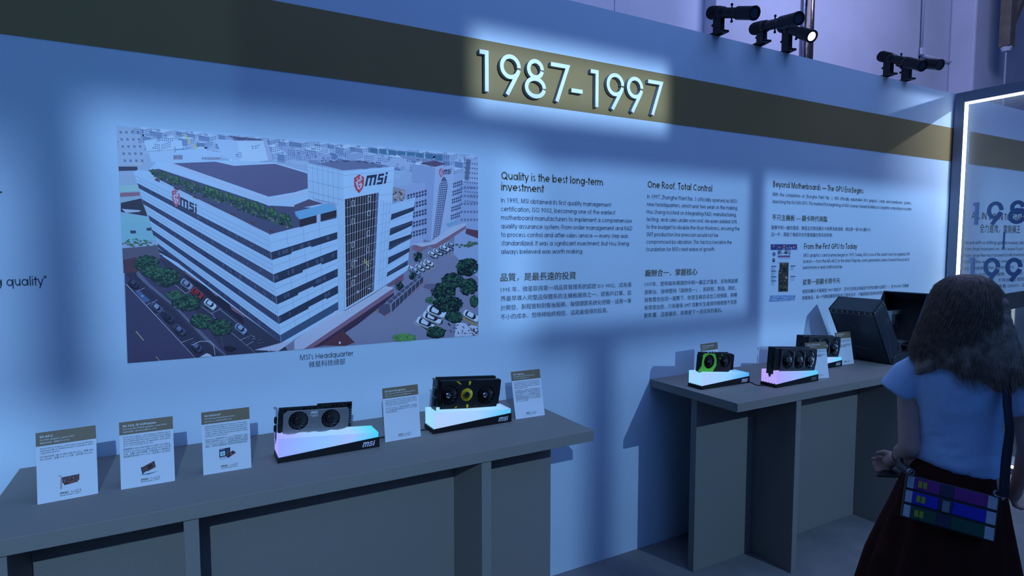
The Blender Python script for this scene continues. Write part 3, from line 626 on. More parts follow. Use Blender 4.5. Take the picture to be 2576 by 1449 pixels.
# second block behind, with arched window
pr.layer = 5
pr.poly((126, 152, 206), [(989, 470), (1018, 467), (1077, 455), (1064, 610), (1030, 620), (1030, 500)]); pr.poly((118, 146, 200), [(1036, 412.7), (1094, 422), (1083, 608), (1060, 600), (1070, 460), (1036, 458)])
pr.poly((134, 164, 214), [(1094, 422), (1142.5, 414.5), (1131, 585), (1083, 608)]); pr.poly((128, 158, 210), [(1137, 440), (1165, 436), (1148, 566), (1130, 574)])
pr.poly((78, 72, 110), [(1054, 411), (1092, 404), (1122, 412), (1094, 420)]); pr.poly((120, 150, 204), [(1150, 455), (1204, 458), (1204, 700), (1140, 640)])
pr.poly((132, 162, 212), [(1170, 396), (1204, 402), (1204, 460), (1168, 456)]); pr.poly((84, 104, 144), [(1172, 400), (1184, 402), (1178, 455), (1168, 452)])
pr.layer = 6
for r in range(5):
    for c in range(7):
        x, y = 1024+c*7.2, 490+r*24-c*1.9; 
        for h_ in (0, 8): pr.poly((52, 66, 106), [(x, y+h_), (x+5, y+h_-1.3), (x+5, y+h_+4.5), (x, y+h_+6)])
    for c in range(5):
        x, y = 1139+c*5-r*1.5, 461+r*20-c*1.6
        for h_ in (0, 7): pr.poly((58, 74, 116), [(x, y+h_), (x+3.6, y+h_-1), (x+3.6, y+h_+3.4), (x, y+h_+5)])
for r in range(9):
    for c in range(6): x, y = 1168+c*6, 408+r*12+c*.6; pr.poly((78, 96, 144), [(x, y), (x+3, y+.3), (x+3, y+4), (x, y+4)])
for r in range(5):
    for c in range(6): x, y = 1158+c*8, 470+r*20; pr.poly((84, 104, 154), [(x, y), (x+5, y), (x+5, y+6), (x, y+6)])
ar = [(1119, 445), (1124, 452), (1125, 470), (1104, 600), (1087, 604), (1104, 470), (1107, 455), (1112, 447)]
pr.poly((70, 86, 130), ar); pr.layer = 7
for t in range(26): y = 458+t*5.6; x0 = 1106-t*.85; pr.line((140, 168, 214), (x0, y+1), (x0+19-t*.1, y-1), 1.3)
for c in range(4): pr.line((140, 168, 214), (1109+c*4.6, 455), (1089+c*4.6, 600), .8)
pr.line((146, 176, 220), (1112, 446), (1105, 462), 1.5); pr.line((146, 176, 220), (1119, 445), (1125, 455), 1.5)
pr.poly((110, 92, 122), [D_(1195, 230), D_(1370, 210), D_(1370, 190), D_(1735, 10), D_(1735, 60), D_(1430, 265), D_(1370, 230), D_(1280, 300), D_(1200, 270)])
pr.poly((146, 170, 214), [D_(1200, 215), D_(1370, 195), D_(1600, 40), D_(1740, 0), D_(1735, 30), D_(1430, 215), D_(1290, 245)])
pr.poly((100, 150, 196), [D_(1530, 10), D_(1700, -30), D_(1640, 10), D_(1560, 50)])
for k in range(16): pr.blob((62, 90, 84), rnd.uniform(1145, 1200), rnd.uniform(608, 622), 4, 3, 6, .4)
pr.poly((80, 56, 84), [D_(1740, 60), D_(1860, 80), D_(1860, 160), D_(1730, 110)])
# entrance canopy along the front
pr.layer = 8
pr.poly((150, 172, 216), [D_(0, 1190), D_(430, 900), D_(520, 890), D_(815, 715), D_(920, 640), D_(1000, 655), D_(1000, 680), D_(100, 1290), D_(0, 1300)])
pr.poly((112, 92, 126), [D_(1000, 665), D_(1008, 715), D_(820, 840), D_(185, 1268), D_(95, 1290)]); pr.line((60, 54, 88), D_(1006, 715), D_(200, 1262), 2.5); pr.line((80, 64, 98), D_(1000, 668), D_(105, 1283), 1.1)
pr.poly((150, 172, 216), [(707, 862), (740, 855), (700, 905), (640, 880)])
pr.layer = 9
for k in range(60): u = k/60; pr.line((136, 156, 202), mix(D_(20, 1200), D_(890, 660), u), mix(D_(100, 1270), D_(985, 668), u), .4)
pr.poly((50, 44, 72), [D_(1005, 715), D_(1010, 740), D_(640, 1030), D_(330, 1235), D_(200, 1262)])
for x, y in ((380, 920), (400, 900), (450, 905)): a = D_(x, y); pr.poly((150, 178, 222), [a, (a[0]+7, a[1]-3), (a[0]+8, a[1]+6), (a[0], a[1]+9)])
# row of sheds
for k in range(8):
    u = k/8; x, y = mix(D_(925, 800), D_(1270, 525), u); s_ = 1-u*.35
    pr.poly((118, 140, 180), [(x, y), (x+15*s_, y-12*s_), (x+27*s_, y-6*s_), (x+14*s_, y+7*s_)]); pr.poly((62, 74, 110), [(x+2, y), (x+14*s_, y-10*s_), (x+23*s_, y-6*s_), (x+13*s_, y+5*s_)])
    pr.poly((48, 58, 88), [(x+14*s_, y+7*s_), (x+27*s_, y-6*s_), (x+27*s_, y+14*s_), (x+15*s_, y+27*s_)]); pr.line((130, 140, 164), (x+14*s_, y+7*s_), (x+15*s_, y+28*s_), 1)
for k in range(14): a = D_(1170+k*14, 735-k*13); pr.blob((196, 84, 66), a[0], a[1]+2, .9, 2, 5, .2)
for x, y in ((830, 890), (845, 905), (915, 945), (955, 915), (600, 1210)): a = D_(x, y); pr.blob((204, 88, 60), a[0], a[1], 1.6, 3.2, 6, .2)
pr.poly((66, 72, 106), [D_(860, 840), D_(960, 815), D_(975, 900), D_(910, 940), D_(850, 900)])
pr.poly((82, 88, 130), [D_(1330, 620), D_(1440, 615), D_(1400, 680), D_(1300, 650)])
# dark paving near the foot, stairs
pr.poly((72, 52, 70), [D_(270, 1240), D_(490, 1090), D_(610, 1210), D_(520, 1250)]); a = D_(460, 1215); pr.blob((160, 180, 220), a[0], a[1], 3, 3.6, 6, .1)
# cars
def car(c, x, y, l, wd, ang, top=None, P=pr):
    ca, sa = cos(radians(ang)), sin(radians(ang))
    def t(u, v, h=0): return (x+u*ca-v*sa, y+u*sa+v*ca-h)
    P.blob((26, 28, 48), x+1, y+2, l*.55, wd*.62, 12, .03, radians(ang))
    P.poly(tuple(v*.62 for v in c), [t(-l*.5, -wd*.3), t(-l*.42, -wd*.5), t(l*.42, -wd*.5), t(l*.5, -wd*.3), t(l*.5, wd*.35), t(l*.4, wd*.52), t(-l*.4, wd*.52), t(-l*.5, wd*.35)])
    P.poly(c, [t(-l*.48, -wd*.3, 1.5), t(-l*.4, -wd*.46, 1.5), t(l*.4, -wd*.46, 1.5), t(l*.48, -wd*.3, 1.5), t(l*.48, wd*.26, 1.5), t(l*.38, wd*.4, 1.5), t(-l*.38, wd*.4, 1.5), t(-l*.48, wd*.26, 1.5)])
    P.poly((28, 34, 56), [t(-l*.32, -wd*.4, 2), t(l*.2, -wd*.4, 2), t(l*.3, 0, 2), t(l*.2, wd*.36, 2), t(-l*.32, wd*.36, 2), t(-l*.36, 0, 2)])
    P.poly(top or c, [t(-l*.22, -wd*.32, 3), t(l*.1, -wd*.32, 3), t(l*.14, 0, 3), t(l*.1, wd*.27, 3), t(-l*.22, wd*.27, 3), t(-l*.25, 0, 3)])
    P.line(tuple(min(255, v*1.5+20) for v in c), t(-l*.4, -wd*.42, 1.6), t(l*.4, -wd*.42, 1.6), .5)
pr.layer = 2
pr.poly((46, 50, 80), [C_(150, 520), C_(250, 490), C_(1160, 1345), C_(850, 1372)])
pr.poly((48, 54, 84), [C_(480, 360), C_(560, 380), C_(1750, 1230), C_(1780, 1300), C_(1170, 1345)])
pr.poly((92, 76, 104), [C_(730, 430), C_(840, 490), C_(1060, 660), C_(1180, 780), C_(1340, 870), C_(1330, 940), C_(1440, 1010), C_(1760, 1260), C_(1790, 1300), C_(1690, 1300), C_(1330, 990), C_(1330, 950), C_(1180, 840), C_(860, 590), C_(745, 520)])
pr.layer = 3
pr.poly((32, 36, 62), [C_(720, 520), C_(860, 590), C_(1100, 730), C_(1330, 960), C_(1340, 1030), C_(960, 740)])
for P in ([C_(745, 440), C_(860, 500), C_(910, 575), C_(840, 580), C_(750, 510)], [C_(930, 590), C_(1060, 665), C_(1120, 745), C_(1060, 745), C_(950, 640)], [C_(1180, 790), C_(1330, 870), C_(1345, 960), C_(1220, 880)]): pr.poly((104, 86, 114), P)
pr.line((160, 186, 224), C_(150, 622), C_(850, 1370), 1.3); pr.line((170, 170, 150), C_(250, 1098), C_(328, 1192), 1.8); pr.line((170, 170, 150), C_(452, 1355), C_(492, 1400), 1.8)
pr.poly((62, 92, 150), [C_(250, 705), C_(290, 690), C_(400, 790), C_(335, 810)]); pr.blob((150, 180, 220), *C_(315, 742), 3, 1.6, 8, .1)
for a, b in (((360, 832), (470, 780)), ((460, 930), (540, 890)), ((700, 1215), (830, 1170)), ((250, 700), (340, 660)), ((640, 625), (755, 718)), ((755, 718), (855, 660)), ((900, 840), (1040, 940)), ((1010, 920), (1110, 870)), ((1030, 950), (1120, 1030)), ((1200, 1100), (1460, 1325)), ((1090, 870), (1270, 1010)), ((1300, 1190), (1420, 1140)), ((1370, 1240), (1440, 1200))):
    pr.line((140, 164, 206), C_(*a), C_(*b), .9)
pr.poly((84, 96, 134), [C_(245, 485), C_(265, 480), C_(390, 620), C_(640, 830), C_(970, 1160), C_(1165, 1340), C_(1150, 1352), C_(950, 1190), C_(635, 855), C_(380, 650), C_(262, 540)])
pr.poly((50, 56, 88), [C_(262, 540), C_(380, 650), C_(635, 855), C_(950, 1190), C_(1150, 1352), C_(1110, 1352), C_(940, 1215), C_(620, 880), C_(370, 680)])
pr.layer = 4
for c, x, y, tp in (((44, 50, 84), 225, 620, (58, 70, 110)), ((70, 84, 126), 462, 865, (110, 140, 186)), ((46, 56, 88), 572, 962, (40, 46, 76)), ((58, 70, 108), 690, 1090, (80, 104, 150)), ((56, 66, 106), 860, 1262, (76, 98, 148)), ((110, 134, 184), 762, 628, (104, 130, 180)), ((132, 46, 60), 868, 718, (120, 40, 56)), ((158, 190, 228), 1000, 830, (150, 182, 224)), ((104, 136, 186), 1310, 1078, (110, 148, 200))):
    px, py = C_(x, y); car(c, px, py, 33 if x > 300 else 27, 17, 38, tp)
a = C_(965, 1352); pr.poly((150, 184, 226), [(a[0]-18, a[1]+2), (a[0], a[1]-8), (a[0]+10, a[1]-4), (a[0]+14, a[1]+2)])
for k in range(90): u = rnd.random(); a = mix(C_(1410, 1150), C_(1620, 1300), u); pr.blob(rnd.choice([(24, 26, 46), (40, 44, 70), (120, 130, 150), (60, 70, 110)]), a[0]+rnd.uniform(-8, 8), a[1]+rnd.uniform(-5, 5), rnd.uniform(.8, 2.6), rnd.uniform(.6, 1.6), 5, .4)
for x, y, a_ in ((1400, 325, 28), (1450, 300, 28), (1495, 280, 28), (1520, 262, 28), (1560, 245, 28), (1590, 232, 28), (1190, 470, 32), (1225, 495, 32), (1270, 460, 32), (1320, 435, 32), (1360, 410, 32)):
    px, py = D_(x, y); c = rnd.choice([(158, 186, 226), (150, 180, 222), (120, 150, 200)]); car(c, px, py, 25, 10, a_-4)
for x, y in ((1330, 1022), (1395, 965), (1435, 905)): px, py = D_(x, y); car((168, 196, 232), px, py, 50, 21, 22, (156, 186, 226))
px, py = D_(1790, 950); car((160, 190, 230), px, py, 44, 18, 28)
pr.line((150, 176, 216), D_(1210, 1015), D_(1330, 1085), 1); pr.line((150, 176, 216), D_(1210, 1015), D_(1340, 880), 1)
for k in range(40): x, y = D_(rnd.uniform(1350, 1430), rnd.uniform(200, 380)); 
pr.line((180, 140, 110), D_(1340, 500), D_(1445, 430), 1); pr.line((180, 140, 110), D_(1560, 350), D_(1690, 255), 1)
pr.poly((150, 176, 220), [D_(1640, 1000), D_(1855, 1050), D_(1855, 1140), D_(1620, 1160)]); pr.poly((130, 120, 100), [D_(1665, 935), D_(1855, 1030), D_(1855, 1050), D_(1655, 955)])
pr.layer = 5
for k in range(80): x, y = rnd.choice([(1610, 1040), (1600, 1100), (1750, 1060), (1840, 1090), (1700, 1140), (1820, 1130)]); x, y = D_(x+rnd.uniform(-50, 50), y+rnd.uniform(-35, 35)); pr.blob(rnd.choice([(30, 28, 52), (46, 42, 70), (90, 90, 120)]), x, y, rnd.uniform(1, 3), rnd.uniform(.8, 2), 5, .4)
# trees
def foliage(x, y, rx, ry, n, shades, r=(1.5, 4), P=pr, lay=(6, 10)):
    P.layer = lay[0]
    for k in range(max(6, n//8)): a = rnd.random()*2*pi; q = sqrt(rnd.random())*.75; P.blob(shades[0], x+rx*q*cos(a), y+ry*q*sin(a), rx*.36, ry*.36, 9, .25)
    for L in range(lay[0]+1, lay[1]+1):
        P.layer = L; t = (L-lay[0])/(lay[1]-lay[0])
        for k in range(n//(lay[1]-lay[0])):
            a = rnd.random()*2*pi; q = sqrt(rnd.random()); c = shades[min(len(shades)-1, int(t*len(shades)*rnd.uniform(.5, 1.)))]
            P.blob(c, x+rx*q*cos(a)*(1-.1*t), y+ry*q*sin(a)*(1-.12*t)-t*2, rnd.uniform(*r), rnd.uniform(r[0]*.7, r[1]*.7), 6, .45)
G3 = [(26, 46, 58), (32, 62, 66), (44, 84, 76), (54, 100, 84)]
for x, y, rx, ry in ((360, 420, 130, 90), (560, 560, 140, 95), (430, 500, 120, 60), (760, 810, 150, 90), (640, 740, 80, 50), (910, 1000, 110, 80), (1110, 1060, 125, 85)):
    px, py = C_(x, y); foliage(px, py, rx/4.025, ry/4.025, 170, G3)
pr.layer = 4; pr.line((70, 84, 110), C_(1110, 1130), C_(1140, 1300), 1.4); pr.blob((34, 34, 58), *C_(1200, 1280), 16, 8, 12, .2)
G4 = [(14, 26, 40), (20, 40, 52), (30, 62, 64), (44, 88, 74)]
for x, y, rx, ry in ((1750, 450, 120, 90), (1600, 590, 110, 80), (1500, 700, 130, 90), (1560, 830, 150, 90), (1430, 1110, 100, 60), (1620, 960, 90, 60), (1760, 650, 90, 90), (1820, 800, 40, 60), (1110, 1170, 115, 45)):
    px, py = D_(x, y); foliage(px, py, rx/4.025, ry/4.025, 200, G4 if y < 1150 else [(50, 96, 74), (66, 124, 84), (80, 140, 90)])
px, py = D_(1370, 790); foliage(px, py, 10, 7, 60, G3)
for x, y, rx, ry in ((1060, 640, 45, 60), (1250, 350, 50, 55), (1200, 545, 40, 40)): px, py = D_(x, y); foliage(px, py, rx/4.025, ry/4.025, 60, G4, (1, 2.4))
pr.layer = 11
pr.line((150, 176, 216), C_(815, 1238), C_(900, 1200), 1.3); pr.line((150, 176, 216), C_(900, 1200), C_(1000, 1200), 1.3); pr.line((150, 176, 216), C_(1000, 1200), C_(1035, 1240), 1.3); pr.line((150, 176, 216), C_(1035, 1240), C_(1050, 1340), 1.3)
# signs on the towers (shield with a curling beast head, then the word)
def shield(P, x, y, w_, h_, shx=0., c=(176, 60, 84)):
    f = lambda u, v: (x+u*w_/2, y+v*h_/2+shx*u*w_/2)
    lay = P.layer
    P.poly(c, [f(0, -1), f(.45, -.82), f(1, -.66), f(.98, .1), f(.7, .55), f(0, 1), f(-.7, .55), f(-.98, .1), f(-1, -.66), f(-.45, -.82)])
    P.layer = lay+1; L = (150, 184, 228)
    pts = [(.1, -.72), (.55, -.5), (.3, -.35), (-.1, -.42), (-.4, -.15), (-.45, .1), (-.15, .25), (-.3, .42), (.0, .55), (.4, .35), (.55, .05), (.3, .0), (.1, .15), (.28, .2)]
    for a, b in zip(pts, pts[1:]): P.line(L, f(*a), f(*b), w_*.12)
    for a, b in (((-.5, -.5), (-.25, -.6)), ((-.7, -.2), (-.5, -.1)), ((.0, -.2), (.35, -.18)), ((-.2, .0), (.05, .05)), ((.35, -.68), (.5, -.85))): P.line(L, f(*a), f(*b), w_*.09)
    P.layer = lay
def word(P, x, y, w_, h_, slope, c=(34, 44, 74), sl=.28, down=0):
    """(x,y) lower left; slope = dy per dx"""
    for Q in MSI:
        P.poly(c, [(x+((u*.9+sl*v)/3.1)*w_, y-v*h_+((u*.9+sl*v)/3.1)*w_*slope) for u, v in Q])
pr.layer = 11
shield(pr, 902.5, 462.5, 25, 48, -.1); word(pr, 917, 469, 58, 26, -.14)
shield(pr, 442.5, 499.5, 20, 44, .5, (150, 84, 118)); word(pr, 453, 517, 46, 22, .5, (46, 52, 84), .0)
shield(pr, 1109, 435, 10, 24, -.1, (150, 76, 118)); word(pr, 1114, 440, 21, 12, -.14, (52, 58, 96))
po = pr.out('poster', M['print'])
# paper backing
q = MB(); q.box((PX0, -.002, PZ0), (PX1, 0, PZ1)); bk = q.out('poster_paper', M['card'], None)
root = empty('wall_poster', ((PX0+PX1)/2, 0, PZ0), label='large aerial photograph poster of a white striped office block', cat='poster')
for o in (po, bk):
    o.parent = root; o.matrix_parent_inverse = Matrix.Translation(-root.location)
po.name = 'photo_print'; bk.name = 'paper_backing'

# small product sheet printed beside the 'first graphics card' text
def sheet_pt(u, v): return (1920+u/6.133, 590+v/6.133)
sr = random.Random(21)
ps = Print(lambda x, y, l: Vector((onY(x, y).x-3.128, -.0008-l*.0002, onY(x, y).z-1.29)))
S = sheet_pt
ps.poly((40, 60, 130), [S(115, 150), S(520, 150), S(520, 235), S(115, 237)]); ps.layer = 1
for k in range(60): ps.blob(sr.choice([(30, 40, 90), (120, 90, 110), (60, 90, 190), (110, 150, 220), (60, 70, 60), (140, 120, 80)]), *S(sr.uniform(130, 505), sr.uniform(162, 224)), sr.uniform(.8, 3), sr.uniform(.6, 1.6), 6, .4)
ps.poly((70, 60, 120), [S(225, 325), S(412, 322), S(412, 350), S(225, 352)]); 
for k in range(14): ps.line((150, 110, 150), S(245+k*11, 338), S(250+k*11, 338), .8)
ps.line((70, 90, 140), S(235, 372), S(412, 368), .8)
for a, b in (((165, 265), (165, 340)), ((138, 303), (192, 303))): ps.line((30, 60, 130), S(*a), S(*b), 1)
for a, b in (((165, 272), (188, 303)), ((188, 303), (165, 332)), ((165, 332), (142, 303)), ((142, 303), (165, 272))): ps.line((30, 60, 130), S(*a), S(*b), 1.3)
ps.blob((30, 40, 70), *S(160, 385), 3.2, 3.4, 10, .05); ps.poly((30, 40, 70), [S(145, 400), S(138, 430), S(158, 418), S(182, 430), S(172, 400)]); ps.layer = 2; ps.blob((110, 140, 190), *S(160, 385), 1.4, 1.5, 8, .05); ps.layer = 1
ps.poly((44, 52, 56), [S(250, 425), S(390, 425), S(378, 880), S(232, 882), S(236, 550), S(250, 545)]); ps.poly((120, 150, 190), [S(210, 430), S(402, 428), S(402, 438), S(210, 440)]); ps.layer = 2
for k in range(80): ps.blob(sr.choice([(20, 24, 34), (80, 90, 80), (100, 110, 110), (30, 40, 60), (140, 140, 90)]), *S(sr.uniform(245, 375), sr.uniform(440, 870)), sr.uniform(.5, 1.6), sr.uniform(.5, 1.5), 5, .3)
ps.poly((24, 34, 50), [S(300, 510), S(360, 510), S(358, 585), S(300, 585)]); ps.poly((150, 160, 170), [S(345, 650), S(365, 650), S(364, 680), S(345, 680)])
for y in (740, 830): ps.poly((24, 30, 44), [S(262, y), S(292, y), S(292, y+35), S(262, y+35)]); ps.poly((24, 30, 44), [S(312, y), S(345, y), S(345, y+35), S(312, y+35)])
for x, ys in ((120, (490, 565, 650, 715)), (418, (485, 645))):
    for y in ys:
        ps.line((40, 56, 110), S(x, y), S(x+78, y), 2.0)
        for k in range(4): ps.line((74, 98, 156), S(x, y+18+k*15), S(x+sr.uniform(40, 74), y+18+k*15), .7)
ps.poly((90, 130, 196), [S(110, 940), S(485, 935), S(485, 1015), S(85, 1040)]); ps.layer = 3
for k in range(50): ps.blob(sr.choice([(60, 90, 160), (130, 170, 220), (100, 150, 200)]), *S(sr.uniform(100, 480), sr.uniform(945, 1025)), sr.uniform(1, 4), sr.uniform(.5, 1.2), 6, .4)
sh_ = empty('product_sheet_print', (3.128, 0, 1.29), label='small printed product sheet titled MS-4412 left of the From the First GPU text', cat='wall print')
ps.out('picture', M['print'], sh_)
q = MB(); a = onY(*S(222, 305)); b = onY(*S(420, 305)); stroke_text(q, 'MS - 4412', a.x-3.128, a.z-1.29, .034, b.x-a.x, .15, y=-.0012); prop(q.out('lettering', M['ink'], sh_), kind='stuff')

# ================================================================ DISPLAY TABLES
ZT = .928
def table(name, label, x0, x1, legs, p0, p1):
    r = empty(name, (x0, -.577, 0), label=label, cat='table', group='display tables')
    g = lambda n, a, b: box(n, (a[0]-x0, a[1]+.577, a[2]), (b[0]-x0, b[1]+.577, b[2]), M['desk'], r, bevel=.0015)
    g('table_top', (x0, -.577, .886), (x1, -.001, ZT))
    xs = [p0]+[v for l in legs for v in (l, l+.038)]+[p1]
    for a, b in zip(xs[::2], xs[1::2]):
        if b-a > .02: g('back_panel', (a, -.318, 0), (b, -.28, .886))
    for l in legs: g('panel_leg', (l, -.565, 0), (l+.038, -.001, .886))
    return r
table('display_table', 'long grey display table in the left foreground holding five small information cards', -.48, 1.376, [-.44, -.022, .897], -.46, 1.345)
table('display_table', 'grey display table farther right, holding three lit stands and the open black case', 2.184, 4.35, [2.622, 3.552], 2.202, 4.3)

# ================================================================ LIT STANDS
def glow(name, stops, st, edge=False):
    m, N, L, P = nodes(name); tc = N.new('ShaderNodeTexCoord'); sp = N.new('ShaderNodeSeparateXYZ'); L.new(tc.outputs['Generated'], sp.inputs[0])
    nz = N.new('ShaderNodeTexNoise'); nz.inputs['Scale'].default_value = 2.2; L.new(tc.outputs['Generated'], nz.inputs['Vector'])
    ad = N.new('ShaderNodeMath'); ad.operation = 'MULTIPLY_ADD'; L.new(nz.outputs['Fac'], ad.inputs[0]); ad.inputs[1].default_value = .35; L.new(sp.outputs[0], ad.inputs[2])
    sb = N.new('ShaderNodeMath'); sb.operation = 'SUBTRACT'; L.new(ad.outputs[0], sb.inputs[0]); sb.inputs[1].default_value = .17
    cr = N.new('ShaderNodeValToRGB'); L.new(sb.outputs[0], cr.inputs[0]); e = cr.color_ramp.elements
    e[0].position, e[0].color = stops[0][0], (*stops[0][1], 1); e[1].position, e[1].color = stops[-1][0], (*stops[-1][1], 1)
    for p, c in stops[1:-1]: q = e.new(p); q.color = (*c, 1)
    P.inputs['Base Color'].default_value = (.02, .03, .05, 1); P.inputs['Roughness'].default_value = .25
    L.new(cr.outputs[0], P.inputs['Emission Color']); P.inputs['Emission Strength'].default_value = st
    return m
PU, BL, LB, CYN, TE, VI = (.42, .36, 1.), (.25, .42, 1), (.30, .55, 1), (.16, .72, 1), (.02, .75, .72), (.62, .36, 1)
GLOW = [([(0, (.28, .38, 1)), (.45, (.25, .52, 1)), (.7, (.36, .50, 1)), (1, (.06, .62, 1))], [(0, VI), (.3, (.5, .7, 1)), (.6, (.45, .85, 1)), (1, TE)]),
        ([(0, (.42, .62, 1)), (.5, (.38, .62, 1)), (1, (.10, .58, 1))], [(0, (.15, .8, .9)), (.3, (.4, .85, 1)), (.7, (.5, .85, 1)), (1, VI)]),
        ([(0, (.42, .58, 1)), (.5, (.30, .62, 1)), (1, (.06, .42, 1))], [(0, (.2, .8, 1)), (.4, (.4, .85, 1)), (1, BL)]),
        ([(0, (.40, .36, 1)), (.4, (.34, .44, 1)), (1, (.08, .62, 1))], [(0, VI), (.3, (.55, .8, 1)), (1, (.2, .8, 1))]),
        ([(0, (.50, .38, 1)), (.5, (.42, .52, 1)), (1, (.12, .66, 1))], [(0, VI), (.4, (.5, .8, 1)), (1, (.2, .8, 1))])]
SD = .094
def stand(i, label, x, y, yaw=0., L=.341, dim=1.):
    r = empty('lit_stand', (x, y, ZT), (0, 0, yaw), label, 'display stand', 'lit acrylic stands')
    q = MB(); q.prism([(0, 0), (L, 0), (L, .036), (0, .018)], 0, SD); q.out('base', M['black'], r, bevel=.001)
    f, e = GLOW[i]; mf = glow('acrylic_face', f, .97); me = glow('acrylic_edge', e, .95)
    for k in range(6):
        y0 = .003+k*.0165
        P = [(.003, .018), (L-.003, .0358), (L-.003, .0535), (.003, .083)]
        q = MB(); V = [(u, y0, v) for u, v in P]+[(u, y0+.0055, v) for u, v in P]
        q.add(V, [(0, 1, 2, 3), (7, 6, 5, 4)], 0); q.add(V, [(0, 4, 5, 1), (1, 5, 6, 2), (2, 6, 7, 3), (3, 7, 4, 0)], 1)
        q.out('acrylic_sheet', [mf, me], r)
    q = MB(); msi(q, L-.062, .0085, .0165, y=-.0008, sl=.3, xk=.80); q.out('logo', mat('logo_silver', (.75*dim, .78*dim, .85*dim), .4), r)
    return r
stand(0, 'lit stand under the grey two-fan graphics card on the near table', .252, -.359)
stand(1, 'lit stand under the graphics card with a yellow middle fan', .812, -.320)
stand(2, 'lit stand under the green and black graphics card', 2.239, -.310, -.03)
stand(3, 'lit stand with a dim logo, frontmost on the far table', 2.596, -.467, 0, dim=.3)
stand(4, 'lit stand behind the others, under the rear three-fan card', 3.085, -.292)

# ================================================================ GRAPHICS CARDS
def plate(outline, holes, y0, y1, name, m, parent, bev=0.):
    c = bpy.data.curves.new('p', 'CURVE'); c.dimensions = '2D'; c.fill_mode = 'BOTH'; c.extrude = abs(y1-y0)/2; c.bevel_depth = bev; c.bevel_resolution = 0
    for P in [outline]+holes:
        s = c.splines.new('POLY'); s.points.add(len(P)-1); s.use_cyclic_u = True
        for a, p in zip(s.points, P): a.co = (p[0], p[1], 0, 1)
    o = bpy.data.objects.new('p', c); COL.objects.link(o); dg = bpy.context.evaluated_depsgraph_get()
    me = bpy.data.meshes.new_from_object(o.evaluated_get(dg)); bpy.data.objects.remove(o); bpy.data.curves.remove(c)
    V = [(v.co.x, (y0+y1)/2-v.co.z, v.co.y) for v in me.vertices]; Fc = [tuple(p.vertices) for p in me.polygons]; bpy.data.meshes.remove(me)
    return mesh(name, V, Fc, m, parent)
def circle(cx, cz, r, n=32, a0=0): return [(cx+r*cos(2*pi*k/n+a0), cz+r*sin(2*pi*k/n+a0)) for k in range(n)]
def fan(parent, cx, cz, r, nb, y, mb_, mh, hub=.30, sw=.55, dep=.010, ring=True):
    q = MB()
    for k in range(nb):
        a = 2*pi*k/nb; V = []
        for j in range(5):
            t = j/4; rr = r*(hub*.9+(.96-hub*.9)*t); b = a+sw*t*t*.8; w_ = (2*pi/nb)*(.42+.16*t)
            V += [(rr*cos(b-w_), y+.001+.0*t, rr*sin(b-w_)), (rr*cos(b+w_*.8), y+dep, rr*sin(b+w_*.8))]
        q.add([(cx+v[0], v[1], cz+v[2]) for v in V], [(2*j, 2*j+1, 2*j+3, 2*j+2) for j in range(4)])
    f = q.out('fan', mb_, parent, smooth=True)
    q = MB(); q.cyl((cx, y-.001, cz), (cx, y+dep, cz), r*hub, n=24); q.cyl((cx, y-.0018, cz), (cx, y-.001, cz), r*hub*.86, r*hub, n=24); q.out('hub', mh, f)
    return f
def bracket(r, H, T, z0=-.03, m=None, dx=-.008):
    q = MB(); q.box((dx, 0, z0+.016), (dx+.0012, T, H+.004)); q.box((dx-.010, .0, H+.003), (dx+.001, T*.8, H+.0042))
    q.prism([(.25*T, z0+.016), (.7*T, z0+.016), (.55*T, z0), (.4*T, z0)], dx, dx+.0012, 'X'); br = q.out('bracket', m or M['steel'], r)
    for a, b in ((.12, .38), (.45, .70)):
        q = MB(); q.box((dx-.006, T*.15, H*a), (dx, T*.5, H*b)); q.box((dx-.0075, T*.2, H*a+.003), (dx-.006, T*.45, H*b-.003)); q.out('port', M['blackm'], br, bevel=.0008)
    return br
class Card:
    def __init__(s, label, x, y, z, slope, yaw=0.):
        s.o = empty('graphics_card', (x, y, z), (0, radians(slope), yaw), label, 'graphics card', 'graphics cards on lit stands')
        s.m = Matrix.Translation((x, y, z)) @ Euler((0, radians(slope), yaw)).to_matrix().to_4x4(); s.i = s.m.inverted(); s.y = y
    def p(s, px, py, off=0.): v = s.i @ onY(px, py, s.y+off); return (v.x, v.z)
ST = 5.0
# --- grey two-fan card
c = Card('grey two-fan graphics card with bare circuit board edges, on the nearest lit stand', .262, -.325, ZT+.083, 3.6); T = .036
p = lambda a, b: c.p(670+a/8.05, 1000+b/8.05)
f1, f2 = p(650, 470), p(1305, 425); R1 = .0325
H1 = .084
out = [(.012, .006), (.03, .001), (.05, .0015), (.062, .005), (.08, .006), (.095, .003), (.115, .005), (.13, .0015), (.155, .002), (.17, .006), (.19, .003), (.215, .006), (.228, .012), (.230, .05), (.228, .074), (.224, .079), (.024, .079), (.012, .070)]
plate(out, [circle(*f1, R1), circle(*f2, R1)], 0, .004, 'shroud', M['gun'], c.o, .0006)
q = MB(); q.box((.0, T*.75, .002), (.246, T*.75+.0016, .087)); q.box((.125, T*.75, .087), (.246, T*.75+.0016, .093)); q.out('circuit_board', M['pcb'], c.o)
q = MB()
for k in range(34): x = .03+k*.0058; q.box((x, .012, .008), (x+.001, T*.72, .076))
prop(q.out('heat_sink_fins', M['blackm'], c.o), kind='stuff')
q = MB(); rnd = random.Random(5)
for k in range(46):
    x = rnd.uniform(.003, .24); z = .081 if x < .125 else .086; q.box((x, .018, z-.004), (x+rnd.uniform(.002, .006), T*.75, z+rnd.uniform(.0, .005)))
for k in range(14): z = .012+k*.005; q.box((.232, .014, z), (.232+rnd.uniform(.004, .01), T*.75, z+.0035))
for k in range(12): z = .006+k*.006; q.box((-.002, .008, z), (.008, T*.75, z+rnd.uniform(.003, .005)))
